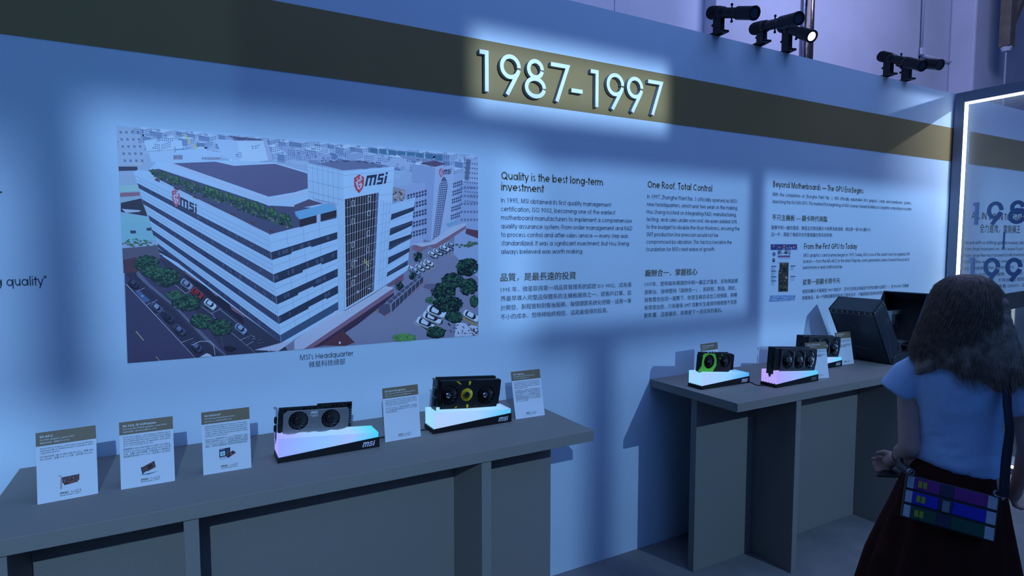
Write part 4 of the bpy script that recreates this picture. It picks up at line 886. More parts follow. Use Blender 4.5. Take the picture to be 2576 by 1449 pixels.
prop(q.out('components', M['pcb'], c.o), kind='stuff')
q = MB()
for k in range(6): z = .02+k*.009; q.box((.236, .012, z), (.241, .014, z+.005))
prop(q.out('capacitors', M['steel'], c.o), kind='stuff')
for f in (f1, f2): fan(c.o, f[0], f[1], R1*.97, 11, .003, M['blade'], M['black'], .37, .9)
bracket(c.o, .086, T, -.032)
q = MB(); l = p(890, 330); msi(q, l[0], l[1], .0085, y=-.0022, sl=.3); 
a = p(878, 358); q.box((a[0], -.0022, a[1]-.001), (a[0]+.029, -.002, a[1]))
stroke_text(q, 'Lightning', a[0]+.006, a[1]-.0052, .0045, .018, .1, y=-.0022); q.out('logo', M['white'], c.o)
q = MB(); q.box((.05, T*.74, -.004), (.13, T*.78, .004)); q.out('edge_connector', M['gold_contact'], c.o)
# --- black three-fan card with yellow middle fan
c = Card('black graphics card with a yellow middle fan and silver hubs', .842, -.292, ZT+.0835, 4.6); T = .048
p = lambda a, b: c.p(1050+a/8.523, 930+b/8.523)
H2 = .112; fA, fB, fC = p(675, 555), p(1070, 540), p(1465, 545)
out = [(.010, .002), (.13, .0), (.255, .002), (.262, .03), (.2665, .05), (.269, .107), (.264, .112), (.16, .110), (.15, .113), (.10, .113), (.09, .110), (.01, .111)]
plate(out, [circle(*fA, .040), circle(*fB, .0285), circle(*fC, .0395)], 0, .004, 'shroud', M['black'], c.o, .0008)
q = MB(); q.box((.005, .004, .106), (.266, .022, .112)); q.box((.262, .004, .01), (.267, .03, .106)); q.out('shroud_side', M['black'], c.o)
q = MB(); q.box((.0, T*.7, .002), (.262, T*.7+.0016, .119)); q.out('circuit_board', M['pcb'], c.o)
q = MB(); q.box((-.002, T*.72+.002, .003), (.257, T*.72+.006, .121)); q.out('backplate', M['charcoal'], c.o, bevel=.001)
q = MB()
for k in range(36): x = .012+k*.007; q.box((x, .014, .006), (x+.001, T*.68, .104))
prop(q.out('heat_sink_fins', M['blackm'], c.o), kind='stuff')
fan(c.o, *fA, .039, 13, .004, M['black'], M['chrome'], .26, .6); fan(c.o, *fC, .0385, 13, .004, M['black'], M['chrome'], .26, .6)
fan(c.o, *fB, .0275, 15, .002, M['yellow'], M['black'], .42, .25, .006)
for P in ([p(830, 240), p(880, 250), p(950, 320), p(900, 305)], [p(1105, 235), p(1155, 255), p(1125, 330), p(1100, 320)], [p(1045, 735), p(1090, 745), p(1085, 815), p(1045, 810)], [p(820, 785), p(850, 780), p(820, 820), p(795, 822)]):
    q = MB(); q.prism(P, -.0022, .0); q.out('yellow_stripe', M['yellow'], c.o)
for a, b in ((900, 350), (1295, 305), (860, 740), (1243, 770), (550, 730), (1530, 610), (1140, 435)):
    z = p(a, b); q = MB(); q.cyl((z[0], -.0024, z[1]), (z[0], 0, z[1]), .0017, n=12); q.out('screw', M['chrome'], c.o)
bracket(c.o, .112, T, -.036, M['blackm'])
q = MB(); q.box((-.016, .005, .085), (-.006, .02, .088)); q.out('port_cover', M['steel'], c.o)
q = MB(); q.box((-.02, .01, .052), (-.006, .024, .055)); q.out('port_cover', M['steel'], c.o)
# --- green and black two-fan card
c = Card('green and black two-fan graphics card', 2.258, -.285, ZT+.083, 5.0, -.03); T = .042
p = lambda a, b: c.p(1700+a/5.6, 820+b/5.6)
gA, gB = p(460, 500), p(680, 490); w0 = p(330, 400)[0]; w1 = p(800, 400)[0]
out = [(.02, .003), (gB[0]+.03, .0), (w1-.018, .006), (w1-.003, .05), (w1, .082), (w1-.006, .092), (.08, .098), (.03, .095), (.018, .08)]
plate(out, [circle(*gA, .0345), circle(*gB, .0345)], 0, .004, 'shroud', M['black'], c.o, .0008)
gp = [(p(330, 380)[0], .004), (gA[0]+.030, .004), (gA[0]+.052, .034), (gA[0]+.050, .062), (gA[0]+.036, .093), (gA[0]-.030, .094), (gA[0]-.046, .085), (gA[0]-.050, .03)]
oct_ = gp if True else [(gA[0]+.047*cos(a)*(1 if abs(cos(a)) < .95 else .98), gA[1]+.047*sin(a)) for a in [radians(22.5+45*k) for k in range(8)]]
plate(oct_, [circle(*gA, .0362)], -.004, -.001, 'green_frame', M['green'], c.o, .0004)
for a in (-50, -20, 20, 50, 200, 235, 130, 160):
    u = radians(a); q = MB(); q.prism([(gB[0]+.036*cos(u-.09), gB[1]+.036*sin(u-.09)), (gB[0]+.044*cos(u-.05), gB[1]+.044*sin(u-.05)), (gB[0]+.044*cos(u+.05), gB[1]+.044*sin(u+.05)), (gB[0]+.036*cos(u+.09), gB[1]+.036*sin(u+.09))], -.003, 0.); q.out('claw', M['green'] if a in (130, 160) else M['charcoal'], c.o)
q = MB(); q.box((.01, .004, .084), (w1-.006, .030, .094)); q.out('shroud_top', M['black'], c.o, bevel=.002)
for k in range(3):
    q = MB(); q.tube([(.06+k*.018+.010*cos(a), .012, .088+.013*sin(a)) for a in [pi*j/8 for j in range(9)]], .0032); q.out('heat_pipe', M['chrome'], c.o, smooth=True)
q = MB(); q.box((.0, T*.7, .002), (w1-.008, T*.7+.0016, .098)); q.out('circuit_board', M['pcb'], c.o)
q = MB(); q.box((-.006, .0, .0), (.012, T*.7, .088)); q.prism([(-.006, 0), (.010, 0), (.006, -.022), (.0, -.022)], .01, .02); q.out('bracket', M['blackm'], c.o, bevel=.002)
q = MB()
for k in range(28): x = .02+k*.0082; q.box((x, .014, .006), (x+.001, T*.68, .086))
prop(q.out('heat_sink_fins', M['blackm'], c.o), kind='stuff')
for g in (gA, gB): fan(c.o, *g, .0335, 13, .001, M['blade'], M['blade'], .26, .8)
# --- three-fan cards
def triple(label, x, y, z, L, H, slope, yaw=0.):
    c = Card(label, x, y, z, slope, yaw); T = .050
    fs = [(L*.30, H*.50), (L*.565, H*.50), (L*.83, H*.50)]; r = H*.405
    out = [(L*.13, .002), (L*.5, .0), (L-.012, .002), (L-.004, H*.3), (L, H*.62), (L-.004, H-.004), (L*.7, H-.002), (L*.66, H-.006), (L*.42, H-.006), (L*.38, H-.001), (L*.13, H)]
    plate(out, [circle(*f, r) for f in fs], 0, .005, 'shroud', M['charcoal'], c.o, .001)
    q = MB(); q.box((L*.02, .006, H-.010), (L-.006, T*.8, H-.001)); q.box((L*.0, .006, .004), (L*.13, T*.75, H-.008)); q.out('shroud_side', M['black'], c.o, bevel=.002)
    q = MB(); q.box((0, T*.8, .0), (L-.01, T*.8+.004, H+.004)); q.out('backplate', M['charcoal'], c.o, bevel=.001)
    q = MB()
    for k in range(26): xx = L*.14+k*L*.032; q.box((xx, .016, .006), (xx+.001, T*.75, H-.012))
    prop(q.out('heat_sink_fins', M['blackm'], c.o), kind='stuff')
    for f in fs:
        fan(c.o, *f, r*.97, 11, .002, M['blade'], M['blade'], .27, .9)
    for a, b in zip(fs, fs[1:]):
        mx = (a[0]+b[0])/2; q = MB(); q.prism([(mx-.003, H*.12), (mx+.004, H*.3), (mx-.001, H*.5), (mx+.004, H*.72), (mx-.003, H*.9), (mx-.006, H*.72), (mx-.004, H*.5), (mx-.007, H*.3)], -.003, .001); q.out('accent_strip', M['gun'], c.o)
    bracket(c.o, H, T*.8, -.030, M['blackm'])
    return c
triple('dark three-fan graphics card on the front lit stand of the far table', 2.597, -.452, ZT+.082, .336, .118, 5)
triple('dark three-fan graphics card half hidden behind a white card, nearest the black case', 3.06, -.283, ZT+.083, .350, .122, 5)

# ================================================================ INFORMATION CARDS
pq = None
def info_card(label, x, y, ang, lean, title, sub, en, cn, pic=None, W=.138, Hc=.195, dim=None, parts=True):
    r = empty('information_card', (x, y, ZT), (radians(-lean), 0, radians(ang)), label, 'sign', 'small information cards')
    q = MB(); q.box((0, 0, 0), (W, .003, Hc)); q.out('board', M['card'], r)
    hz = Hc*.805; q = MB(); q.box((0, -.0004, hz), (W, 0, Hc)); q.out('header', M['cardband'], r)
    q = MB(); q.prism([(.0035, .01), (.0035, Hc*.75), (.012, Hc*.70), (.055, .012)], W*.47, W*.47+.003, 'X', M4=None)
    q.V = [(a, b, c_) for a, b, c_ in q.V]; q.out('easel_back', M['card'], r)
    q = MB(); y0 = -.0007
    if title: stroke_text(q, title, .009, hz+.0225, .0085, min(.12, text_width(title, 0)*.0072), .13, 8, y=y0)
    for k, t in enumerate(sub):
        if any(ord(ch) > 255 for ch in t): font_text(q, t, .009, hz+.006, .0052, None, y=y0)
        else: stroke_text(q, t, .009, hz+.0145, .0056, None, .1, 6, y=y0)
    if q.V: prop(q.out('title_lettering', M['cardtxt'], r), kind='stuff')
    q = MB(); z = hz-.0095
    for k, t in enumerate(en):
        last = k == len(en)-1; stroke_text(q, t, .009, z, .0056, .121 if not last else min(.121, text_width(t, 0)*.0046), .11, 6, y=y0); z -= .0062
    z -= .0045
    for k, t in enumerate(cn):
        last = k == len(cn)-1; font_text(q, t, .009, z, .0062, .121 if not last else min(.121, sum(.0062 if ord(ch) > 255 else .0034 for ch in t)), y=y0); z -= .0071
    prop(q.out('body_lettering', M['ink'], r), kind='stuff')
    q = MB(); msi(q, W*.36, .0165, .0052, y=y0, sl=.35, xk=1.15)
    def ln(a, b, t=.0009):
        v = Vector((b[0]-a[0], b[1]-a[1])).normalized()*t/2; q.add([(a[0]-v.y, y0, a[1]+v.x), (a[0]+v.y, y0, a[1]-v.x), (b[0]+v.y, y0, b[1]-v.x), (b[0]-v.y, y0, b[1]+v.x)], [(0, 1, 2, 3)])
    X, Z = W*.56, .0165
    for a, b in (((X, Z+.0055), (X-.001, Z+.0015)), ((X-.001, Z+.0015), (X+.009, Z+.0015)), ((X+.008, Z+.0055), (X+.007, Z)), ((X+.011, Z), (X+.012, Z+.0055)), ((X+.012, Z+.0055), (X+.021, Z+.0055)), ((X+.021, Z+.0055), (X+.020, Z)), ((X+.020, Z), (X+.011, Z))): ln(a, b)
    stroke_text(q, 'ANNIVERSARY', W*.36, .0115, .0032, W*.35, .14, 5, y=y0)
    prop(q.out('logo', M['gold'], r), kind='stuff')
    if pic:
        P = Print(lambda u, v, l: Vector((u, -.0006-l*.00012, v))); P.layer = 0; pic(P); P.out('picture', M['print'], r)
    return r
rp = random.Random(11)
def pic_board(P):
    def D(u, v): return (.055+u*.040, .037+v*.032)
    P.poly((60, 54, 70), [D(.05, .25), D(1, .32), D(1.02, .85), D(.0, .8)]); P.poly((50, 44, 60), [D(.12, .1), D(.42, .12), D(.42, .3), D(.12, .3)]); P.poly((84, 62, 62), [D(.42, .12), D(.92, .2), D(.94, .36), D(.42, .3)])
    P.layer = 1; P.poly((40, 44, 70), [D(.5, .4), D(.66, .42), D(.66, .62), D(.5, .6)])
    for k in range(50): a = D(rp.uniform(.1, .95), rp.uniform(.3, .78)); P.blob(rp.choice([(110, 110, 130), (40, 38, 56), (120, 90, 80), (140, 150, 170)]), *a, rp.uniform(.0004, .0014), rp.uniform(.0003, .0009), 5, .3)
    P.poly((116, 122, 150), [D(-.04, .8), D(-.08, .95), D(-.2, .97), D(-.2, 1.02), D(-.04, 1.0), D(.02, .75), D(.0, -.1), D(-.04, -.25), D(-.09, -.1), D(-.07, .4)])
def pic_angled(P):
    def D(u, v): return (.055+(u*.86-v*.15)*.042, .036+(u*.42+v*.7)*.034)
    P.poly((60, 84, 130), [(.046, .0335), (.07, .0318), (.098, .037), (.09, .0365)])
    P.layer = 1; P.poly((58, 52, 66), [D(0, 0), D(.3, .1), D(.33, .0), D(.95, .02), D(1, .8), D(.1, .75)])
    P.layer = 2
    for k in range(60): a = D(rp.uniform(.05, .95), rp.uniform(.12, .75)); P.blob(rp.choice([(128, 86, 70), (36, 34, 54), (150, 120, 100), (140, 150, 170), (90, 70, 70)]), *a, rp.uniform(.0004, .0014), rp.uniform(.0003, .0009), 5, .3)
    P.poly((30, 34, 54), [D(.45, .2), D(.75, .2), D(.77, .6), D(.47, .6)]); P.poly((36, 44, 90), [D(-.02, -.1), D(.04, -.1), D(.1, .8), D(.02, .8)])
def pic_box(P):
    P.poly((34, 44, 76), [(.046, .047), (.078, .050), (.078, .075), (.047, .073)]); P.poly((128, 160, 210), [(.046, .039), (.05, .046), (.078, .050), (.078, .043)])
    P.layer = 1; P.poly((130, 190, 220), [(.049, .051), (.063, .052), (.063, .066), (.049, .065)]); P.layer = 2; P.blob((60, 130, 170), .056, .0585, .0042, .0048, 14, .05); P.blob((190, 220, 240), .056, .0585, .0018, .002, 12, .05)
    P.line((120, 150, 200), (.05, .0705), (.062, .0712), .0012); 
    for k in range(5): P.line((80, 100, 150), (.066, .068-k*.0028), (.075, .0685-k*.0028), .0006)
    P.layer = 3; P.poly((70, 44, 66), [(.064, .051), (.071, .0425), (.094, .055), (.088, .063)]); P.poly((44, 38, 58), [(.064, .052), (.071, .045), (.090, .0565), (.085, .0635)])
    P.layer = 4
    for k in range(26): P.blob(rp.choice([(150, 80, 90), (110, 110, 140), (40, 36, 60), (170, 120, 120)]), rp.uniform(.069, .089), rp.uniform(.05, .06), .001, .0007, 5, .3)
info_card('information card titled MS-4412, leftmost on the near table', -.373, -.368, 4.0, 12, 'MS-4412', ['First MSI graphics card (1997)', '微星科技第一張顯示卡 (1997)'],
  ['The first MSI 3D Graphics Card to launch was the MS-4412', 'featuring 8MB of SGRAM, an AGP 1x interface and it', 'supported OpenGL.'], ['MSI 推出的第一款 3D 顯示卡是 MS-4412，配備 8MB', '的 SGRAM，搭載 AGP 1x 介面，並支援 OpenGL。'], pic_board)
info_card('information card titled MS-8802 3D AGPhantom, with five English text lines', -.18, -.360, .4, 10, 'MS-8802 3D AGPhantom', ['First-ever MSI NVIDIA graphics card (1999)', '微星科技第一張NVIDIA 顯示卡 (1999)'],
  ['The first MSI Graphics Card featuring an NVIDIA chipset', 'was launched. The MS-8802 3D AGPhantom was powered', 'by the NVIDIA RIVA TNT2 chipset, featured 16MB of RAM', 'and could already power 3D applications at resolutions', 'up to 1600 x 1200 with 32 bit color.'],
  ['首款搭載 NVIDIA 晶片組的 MSI 顯示卡正式推出，', 'MS-8802 3D-AGPhantom 採用 NVIDIA RIVA TNT2 晶', '片組，配備 16MB 記憶體，已能支援 3D 應用程式，', '最高解析度可達 1600 x 1200，並支援 32 位元色彩。'], pic_angled)
info_card('information card titled MSI N9600GT, beside the stand of the grey card', .035, -.353, -.5, 6, 'MSI N9600GT', ['Introducing Hybrid Freezr (2008)', 'Hybrid Freezr 技術搶先登場 (2008)'],
  ['Hybrid Freezr technology was the precursor of the modern', 'day Zero Frozr Technology you can find on the current Twin', 'Frozr V cooler. It was introduced on the MSI N9600GT', 'Graphics Card to eliminate noise from the fan under light', 'usage situations while still providing excellent cooling', 'performance under full load.'],
  ['Hybrid Freezr 技術是現今 Zero Frozr 技術的前身，首見', '於現行玩家熟悉的 Twin Frozr V 散熱器上廣為應用，首度導', '入於 MSI N9600GT 顯示卡，在輕度使用情境下降低風扇', '噪音，同時在滿載情境下維持良好的散熱效能。'], pic_box)
info_card('information card titled MSI N260GTX Lightning, standing between the two lit stands', .625, -.322, 1.5, 8, 'MSI N260GTX Lightning', ['Rise of the new Twin Frozr & Lightning (2009)', '全新 Twin Frozr 與 Lightning 系列降臨 (2009)'],
  ['Introduced in 2009, the N260GTX launched the Lightning', 'legacy with military class components, a stunning 10-phase', 'PWM design, and the first generation Twin Frozr cooling', 'for superior overclocking performance.'],
  ['史上第一款 Lightning，首度採用軍規用料、最高規格', '的 10 相供電設計顯示卡散熱器，第一代 Twin Frozr 散熱', '效能卓越超頻。'])
info_card('information card titled N780 Lightning, at the right end of the near table', 1.183, -.302, -2.0, 14, 'N780 Lightning', ['First Lightning featuring Tri-Frozr (2013)', '第一代 Tri-Frozr 散熱系統 (2013)'],
  ['The first Lightning to introduce the Tri Frozr design,', 'featuring three independent fan control for the quietest and', 'the perfect in customizations and light-tip, the advanced', 'hybrid fan layout with unique three-phase overall heat', 'dissipation against cooling.'],
  ['史上首款搭載 Tri Frozr 散熱設計，配備三組風扇獨立控制，', '達成最完美散熱與靜音表現，這款顯示卡更以頂級用料打造', 'Lightning 系列的 Super Technology 進階版核心加速技術', '採用全新專屬 GPU Reactor 強化供電與極致超頻能力', '讓超頻玩家能發揮最佳的效能，TwinFrozr 散熱技術，', '並專業強化散熱供電效能，同步提升效能與靜音，', 'GPU Reactor 技術。'])
info_card('information card behind the green card, only its olive header showing', 2.40, -.175, 4, 8, 'GTX 960 Gaming with Hybrid', ['Limited edition graphics card (2015)', '限量版顯示卡 (2015)'], ['The special edition card in black and green'], ['限量版顯示卡，黑綠配色。'])
info_card('tilted information card overlapping the front three-fan card', 2.925, -.418, -12, 9, 'GeForce RTX Gaming Trio', ['First of its family (2018)', '全新系列登場 (2018)'], ['The card that brought real time ray tracing', 'to gamers with a new three fan cooler and', 'a redesigned heat sink.'], ['全新三風扇散熱器與散熱鰭片設計，', '帶來更安靜、更強大的遊戲體驗。'])
info_card('information card leaning at the foot of the open black case', 3.432, -.268, -4, 10, 'GeForce RTX Suprim', ['Flagship card (2020)', '旗艦顯示卡 (2020)'], ['A flagship graphics card with a new cooler', 'for the most demanding players and creators', 'with premium materials and a metal frame', 'throughout.'], ['旗艦級顯示卡，採用全新散熱設計，', '以頂級用料打造，', '滿足最嚴苛的玩家與創作者。'])

# ================================================================ CABLES
def cable(label, pts, r=.0022):
    q = MB(); P = []
    n = len(pts)
    for k in range(n-1):
        p0, p1, p2, p3 = [Vector(pts[max(0, min(n-1, k+j))]) for j in (-1, 0, 1, 2)]
        for t in range(6):
            t /= 6; P.append(.5*((2*p1)+(p2-p0)*t+(2*p0-5*p1+4*p2-p3)*t*t+(3*p1-p0-3*p2+p3)*t**3))
    P.append(Vector(pts[-1])); q.tube(P, r); o = q.out('cable', M['black'], smooth=True); return prop(o, label, 'cable', 'stand power cables')
zc_ = ZT+.0022
cable('black cable between the grey card stand and the yellow-fan stand', [(.594, -.275, zc_), (.66, -.262, zc_), (.74, -.255, zc_), (.811, -.258, zc_)])
cable('black cable running to the stand of the front three-fan card', [(2.582, -.245, zc_), (2.63, -.24, zc_), (2.60, -.30, zc_), (2.56, -.38, zc_), (2.594, -.405, zc_)])

# ================================================================ PROJECTORS ON TOP OF THE WALL
M['lens'] = mat('lens_glass', (.05, .06, .08), .05, spec=1.)
M['lenslit'] = mat('lens_lit', (.3, .35, .35), .1, emis=(.75, .9, .85), es=1.6)
def projector(label, ax, Lh, rear, front, lit=False, arm_px=None):
    """arm stands on the wall top at x = ax; rear/front are photo points of the barrel ends"""
    y0 = .045
    P0 = onY(rear[0], rear[1], y0); d = ray(front[0], front[1]); o = CAM-P0     # barrel length Lh picks the nearer end point
    a = d.dot(d); b = 2*d.dot(o); c_ = o.dot(o)-Lh*Lh; disc = max(0, b*b-4*a*c_); t = (-b-sqrt(disc))/(2*a); P1 = CAM+d*t
    ux = (P1-P0).normalized(); base = Vector((ax, y0, TOP))
    r = empty('framing_projector', base, label=label, cat='spotlight', group='framing projectors on the wall top')
    A, B = P0-base, P1-base; Lr = (B-A).length; pt = lambda t: A+(B-A)*t
    q = MB(); q.cyl(pt(0), pt(.30), .033, n=24); q.cyl(pt(.30), pt(.36), .033, .027, n=24); q.out('housing', M['black'], r, smooth=False)
    for k in range(4):
        q = MB(); q.cyl(pt(.03+k*.055), pt(.045+k*.055), .0355, n=24); q.out('cooling_ring', M['black'], r)
    q = MB(); q.cyl(pt(.36), pt(.60), .027, n=24); q.cyl(pt(.60), pt(.64), .027, .033, n=24); q.cyl(pt(.64), pt(.985), .0335, n=24); 
    q.out('barrel', M['black'], r)
    q = MB(); n = 28; u = ux.orthogonal().normalized(); v = ux.cross(u); V = []
    for rr, tt in ((.0355, .97), (.0355, 1.0), (.027, 1.0), (.027, .97)): V += [pt(tt)+(u*cos(2*pi*k/n)+v*sin(2*pi*k/n))*rr for k in range(n)]
    q.add(V, [(a*n+k, a*n+(k+1) % n, ((a+1) % 4)*n+(k+1) % n, ((a+1) % 4)*n+k) for a in range(4) for k in range(n)]); q.out('lens_rim', M['blackm'], r)
    q = MB(); q.cyl(pt(.97), pt(.988), .0268, .024, n=24); q.out('lens', M['lenslit'] if lit else M['lens'], r)
    up = Vector((0, 0, 1))
    for t in (.50,):
        for s in (1, -1):
            q = MB(); q.cyl(pt(t), pt(t)+up*s*.042, .004, n=8); q.ball(pt(t)+up*s*.044, .0075, 10); q.out('focus_knob', M['black'], r)
    h = pt(.2).z; m = pt(.2); w_ = .032
    q = MB(); f = Vector((ux.x, ux.y, 0)).normalized(); g = Vector((-f.y, f.x, 0))
    def slab(c0, z0, z1, a, b):
        V = [c0+f*i+g*j+up*k for k in (z0, z1) for (i, j) in ((-a, -b), (a, -b), (a, b), (-a, b))]
        q.add(V, [(0, 3, 2, 1), (4, 5, 6, 7), (0, 1, 5, 4), (1, 2, 6, 5), (2, 3, 7, 6), (3, 0, 4, 7)])
    slab(Vector((m.x, m.y, 0)), 0., h+.01, w_, .014); q.out('arm', M['black'], r, bevel=.003)
    q = MB(); slab(Vector((m.x, m.y, 0)), 0., .012, .05, .03); q.out('foot', M['black'], r, bevel=.002)
    q = MB(); c0 = Vector((m.x, m.y, h*.55)); q.cyl(c0-f*w_, c0-f*(w_+.014), .005, n=10); q.ball(c0-f*(w_+.016), .008, 10); q.out('tilt_knob', M['black'], r)
def wx(px): return onY(px, 120, .045).x
projector('black framing projector farthest left on the wall top, barrel level', wx(1800), .355, (1788, 32), (1899, 33))
projector('black framing projector whose barrel tips upward, second from the left on the wall top', wx(1912), .40, (1896, 73), (2010, 46))
projector('black framing projector with a glowing lens, in front of the foil pipe', wx(1970), .30, (1966, 66), (2043, 92), True)
projector('black framing projector, left one of the right-hand pair on the wall top', wx(2240), .38, (2216, 141), (2322, 166))
projector('black framing projector, right one of the right-hand pair on the wall top', wx(2277), .33, (2262, 155), (2366, 163))

# ================================================================ HALL FIXTURES BEHIND THE WALL
M['foil'] = mat('bronze_foil', (.30, .20, .16), .18, metal=.9, bump=1.0, bs=14)
M['foil2'] = mat('clear_wrap', (.30, .27, .40), .12, metal=.3, spec=1., bump=1.0, bs=25)
M['rust'] = mat('brown_steel', (.16, .13, .10), .55, var=.2, vs=8)
M['pipe'] = mat('painted_pipe', (.40, .42, .52), .5)
q = MB(); a = onY(2030, 60, 1.3); q.cyl((a.x, 1.3, 0), (a.x, 1.3, 6.5), .062, n=28); r = empty('wrapped_pipe', (a.x, 1.3, 0), label='bronze pipe in clear wrap standing behind the projectors', cat='pipe')
q.V = [(v[0]-a.x, v[1]-1.3, v[2]) for v in q.V]; q.out('pipe', M['foil'], r, smooth=True)
for s in (-1, 1): q = MB(); q.cyl((s*.066, -.005, 0), (s*.066, -.005, 6.5), .017, n=10); q.out('wrap_fold', M['foil2'], r, smooth=True)
def pipe(label, pts, rad, m, extra=None):
    o0 = Vector(pts[0]); r = empty('conduit', o0, label=label, cat='conduit'); q = MB(); q.tube([Vector(p)-o0 for p in pts], rad); q.out('tube', m, r, smooth=True)
    if extra:
        e = Vector(extra)-o0; q = MB(); q.box(tuple(e-Vector((.05, .03, .05))), tuple(e+Vector((.05, .0, .05)))); q.out('junction_box', M['hallp'], r, bevel=.008)
    return r
e = 2.56
pipe('dark vertical conduit ending in a small white junction box', [(onY(2322, 0, e).x, e, 6.6), tuple(onY(2318, 128, e))], .018, M['pipe'], tuple(onY(2318, 130, e)))
pipe('pale conduit sloping right from the junction box along the hall wall', [tuple(onY(2320, 138, e)), tuple(onY(2425, 163, e))], .014, M['hallp'])
pipe('pale vertical pipe in the corner beside the hall pilaster', [(onY(2433, 100, e-.1).x, e-.1, 0), (onY(2433, 100, e-.1).x, e-.1, 6.8)], .03, M['hallp'])
a = onY(2535, 60, 1.9); r = empty('steel_bracket', (a.x, 1.9, onY(2535, 120, 1.9).z), label='brown steel column end with a diagonal brace hanging at the top right', cat='bracket')
q = MB(); q.box((-.085, -.07, 0), (.085, .07, 3.2)); q.out('column', M['rust'], r, bevel=.01)
q = MB(); q.prism([(.05, .35), (.14, .35), (.75, 1.2), (.62, 1.2)], -.05, .05); q.out('brace', M['rust'], r)
q = MB(); q.cyl((0, 0, -.06), (0, 0, 0), .05, .075, n=20); q.out('end_cap', M['hallp'], r)
q = MB(); q.cyl((.0, 0, -1.2), (.0, 0, -.06), .012, n=8); q.out('cord', M['pipe'], r)

# ================================================================ OPEN BLACK CASE
M['casep'] = mat('case_black', (.028, .034, .045), .38, spec=.5, var=.05, vs=30)
M['casein'] = mat('case_inside', (.006, .006, .007), .7)
M['tick'] = mat('tick_marks', (.45, .48, .30), .5)
yf, yb = -.412, -.137
case = empty('open_case', (3.717, yf, ZT), label='large black presentation case opened into two leaning halves, at the end of the far table', cat='case')
def shell(P1, P2, P3, P4, side):
    """hollow half: outer plate P4-P1, top plate P1-P2, ends front and back; open on the P2-P3 side"""
    o = Vector((3.717, 0, ZT)); P = [Vector((a-3.717, b-ZT)) for a, b in (P1, P2, P3, P4)]
    t = .008; D = yb-yf
    def off(a, b, w_): d = (b-a).normalized(); n = Vector((-d.y, d.x))*w_; return n
    q = MB(); n = off(P[3], P[0], -t*side); q.prism([tuple(P[3]), tuple(P[0]), tuple(P[0]+n), tuple(P[3]+n)], 0, D); main = q.out('outer_panel', M['casep'], case)
    q = MB(); n = off(P[0], P[1], -t*side); q.prism([tuple(P[0]), tuple(P[1]), tuple(P[1]+n), tuple(P[0]+n)], 0, D); q.out('top_panel', M['casep'], case)
    q = MB(); n = off(P[2], P[3], -t*side); q.prism([tuple(P[2]), tuple(P[3]), tuple(P[3]+n), tuple(P[2]+n)], 0, D); q.out('bottom_panel', M['casein'], case)
    for y in (0, D-t):
        q = MB(); q.prism([tuple(v) for v in P], y-(.001 if y == 0 else 0), y+t); q.out('side_panel', M['casep'] if y == 0 else M['casein'], case)
    n = off(P[3], P[0], -.012*side)
    q = MB(); q.prism([tuple(P[3]+n), tuple(P[0]+n), tuple(P[0]+n*1.1), tuple(P[3]+n*1.1)], t, D-t); q.out('lining', M['casein'], case)
    # seam line and tick marks round the cap
    dn_ = (P[3]-P[0]).normalized(); ac = (P[1]-P[0]); wN = off(P[3], P[0], .0008*side)
    q = MB(); a = P[0]+dn_*.027; q.prism([tuple(a), tuple(a+dn_*.0018), tuple(a+dn_*.0018+wN*1.5), tuple(a+wN*1.5)], -.0005, D)
    b = P[1]+(P[2]-P[1]).normalized()*.027; V = [(a.x, -.0022, a.y), (b.x, -.0022, b.y), (b.x, -.0022, b.y-.0018), (a.x, -.0022, a.y-.0018)]; q.add(V, [(0, 1, 2, 3)]); q.out('seam', M['gun'], case)
    for k in range(8):
        y = .015+k*(D-.03)/7; a = P[0]+dn_*.006; q = MB(); q.prism([tuple(a), tuple(a+dn_*.014), tuple(a+dn_*.014+wN), tuple(a+wN)], y, y+.005); q.out('tick', M['tick'], case)
    for k in range(5):
        a = P[0]+ac*(.1+k*.19)+dn_*.005; c = a+dn_*.015; q = MB(); q.prism([(a.x, a.y), (a.x+.003, a.y), (c.x+.003, c.y), (c.x, c.y)], -.0022, -.001); q.out('tick', M['tick'], case)
    # engraved lines and small raised bars on the front side panel
    ctr = (P[0]+P[1]+P[2]+P[3])/4; q = MB(); u = (P[2]-P[1]).normalized(); v = Vector((-u.y, u.x))*side
    for k in range(3):
        a = P[1]+u*(.12+k*.012)-v*.0*side; a = a+(P[0]-P[1])*.12; q.add([(a.x+(P[0]-P[1]).x*s, -.0022, a.y+(P[0]-P[1]).y*s+w_) for s, w_ in ((0, 0), (.3, 0), (.3, .003), (0, .003))], [(0, 1, 2, 3)])
    for path in ([.97, .08, .97, .34, .78, .44, .78, .62], [.45, .3, .45, .42], [.55, .55, .30, .8, .2, .95]):
        pts = [P[0]+(P[1]-P[0])*path[i]+((P[3]-P[0])*(1-path[i])+(P[2]-P[1])*path[i])*path[i+1] for i in range(0, len(path), 2)]
        for a, b in zip(pts, pts[1:]):
            d = (b-a).normalized()*.0011; q.add([(a.x-d.y, -.0022, a.y+d.x), (a.x+d.y, -.0022, a.y-d.x), (b.x+d.y, -.0022, b.y-d.x), (b.x-d.y, -.0022, b.y+d.x)], [(0, 1, 2, 3)])
    prop(q.out('engraving', M['gun'], case), kind='stuff')
    return P, wN
PL, wN = shell((3.514, 1.257), (3.614, 1.327), (3.796, 1.041), (3.717, .930), 1)
PR, _ = shell((4.215, 1.275), (4.111, 1.345), (3.916, 1.026), (4.000, .930), -1)
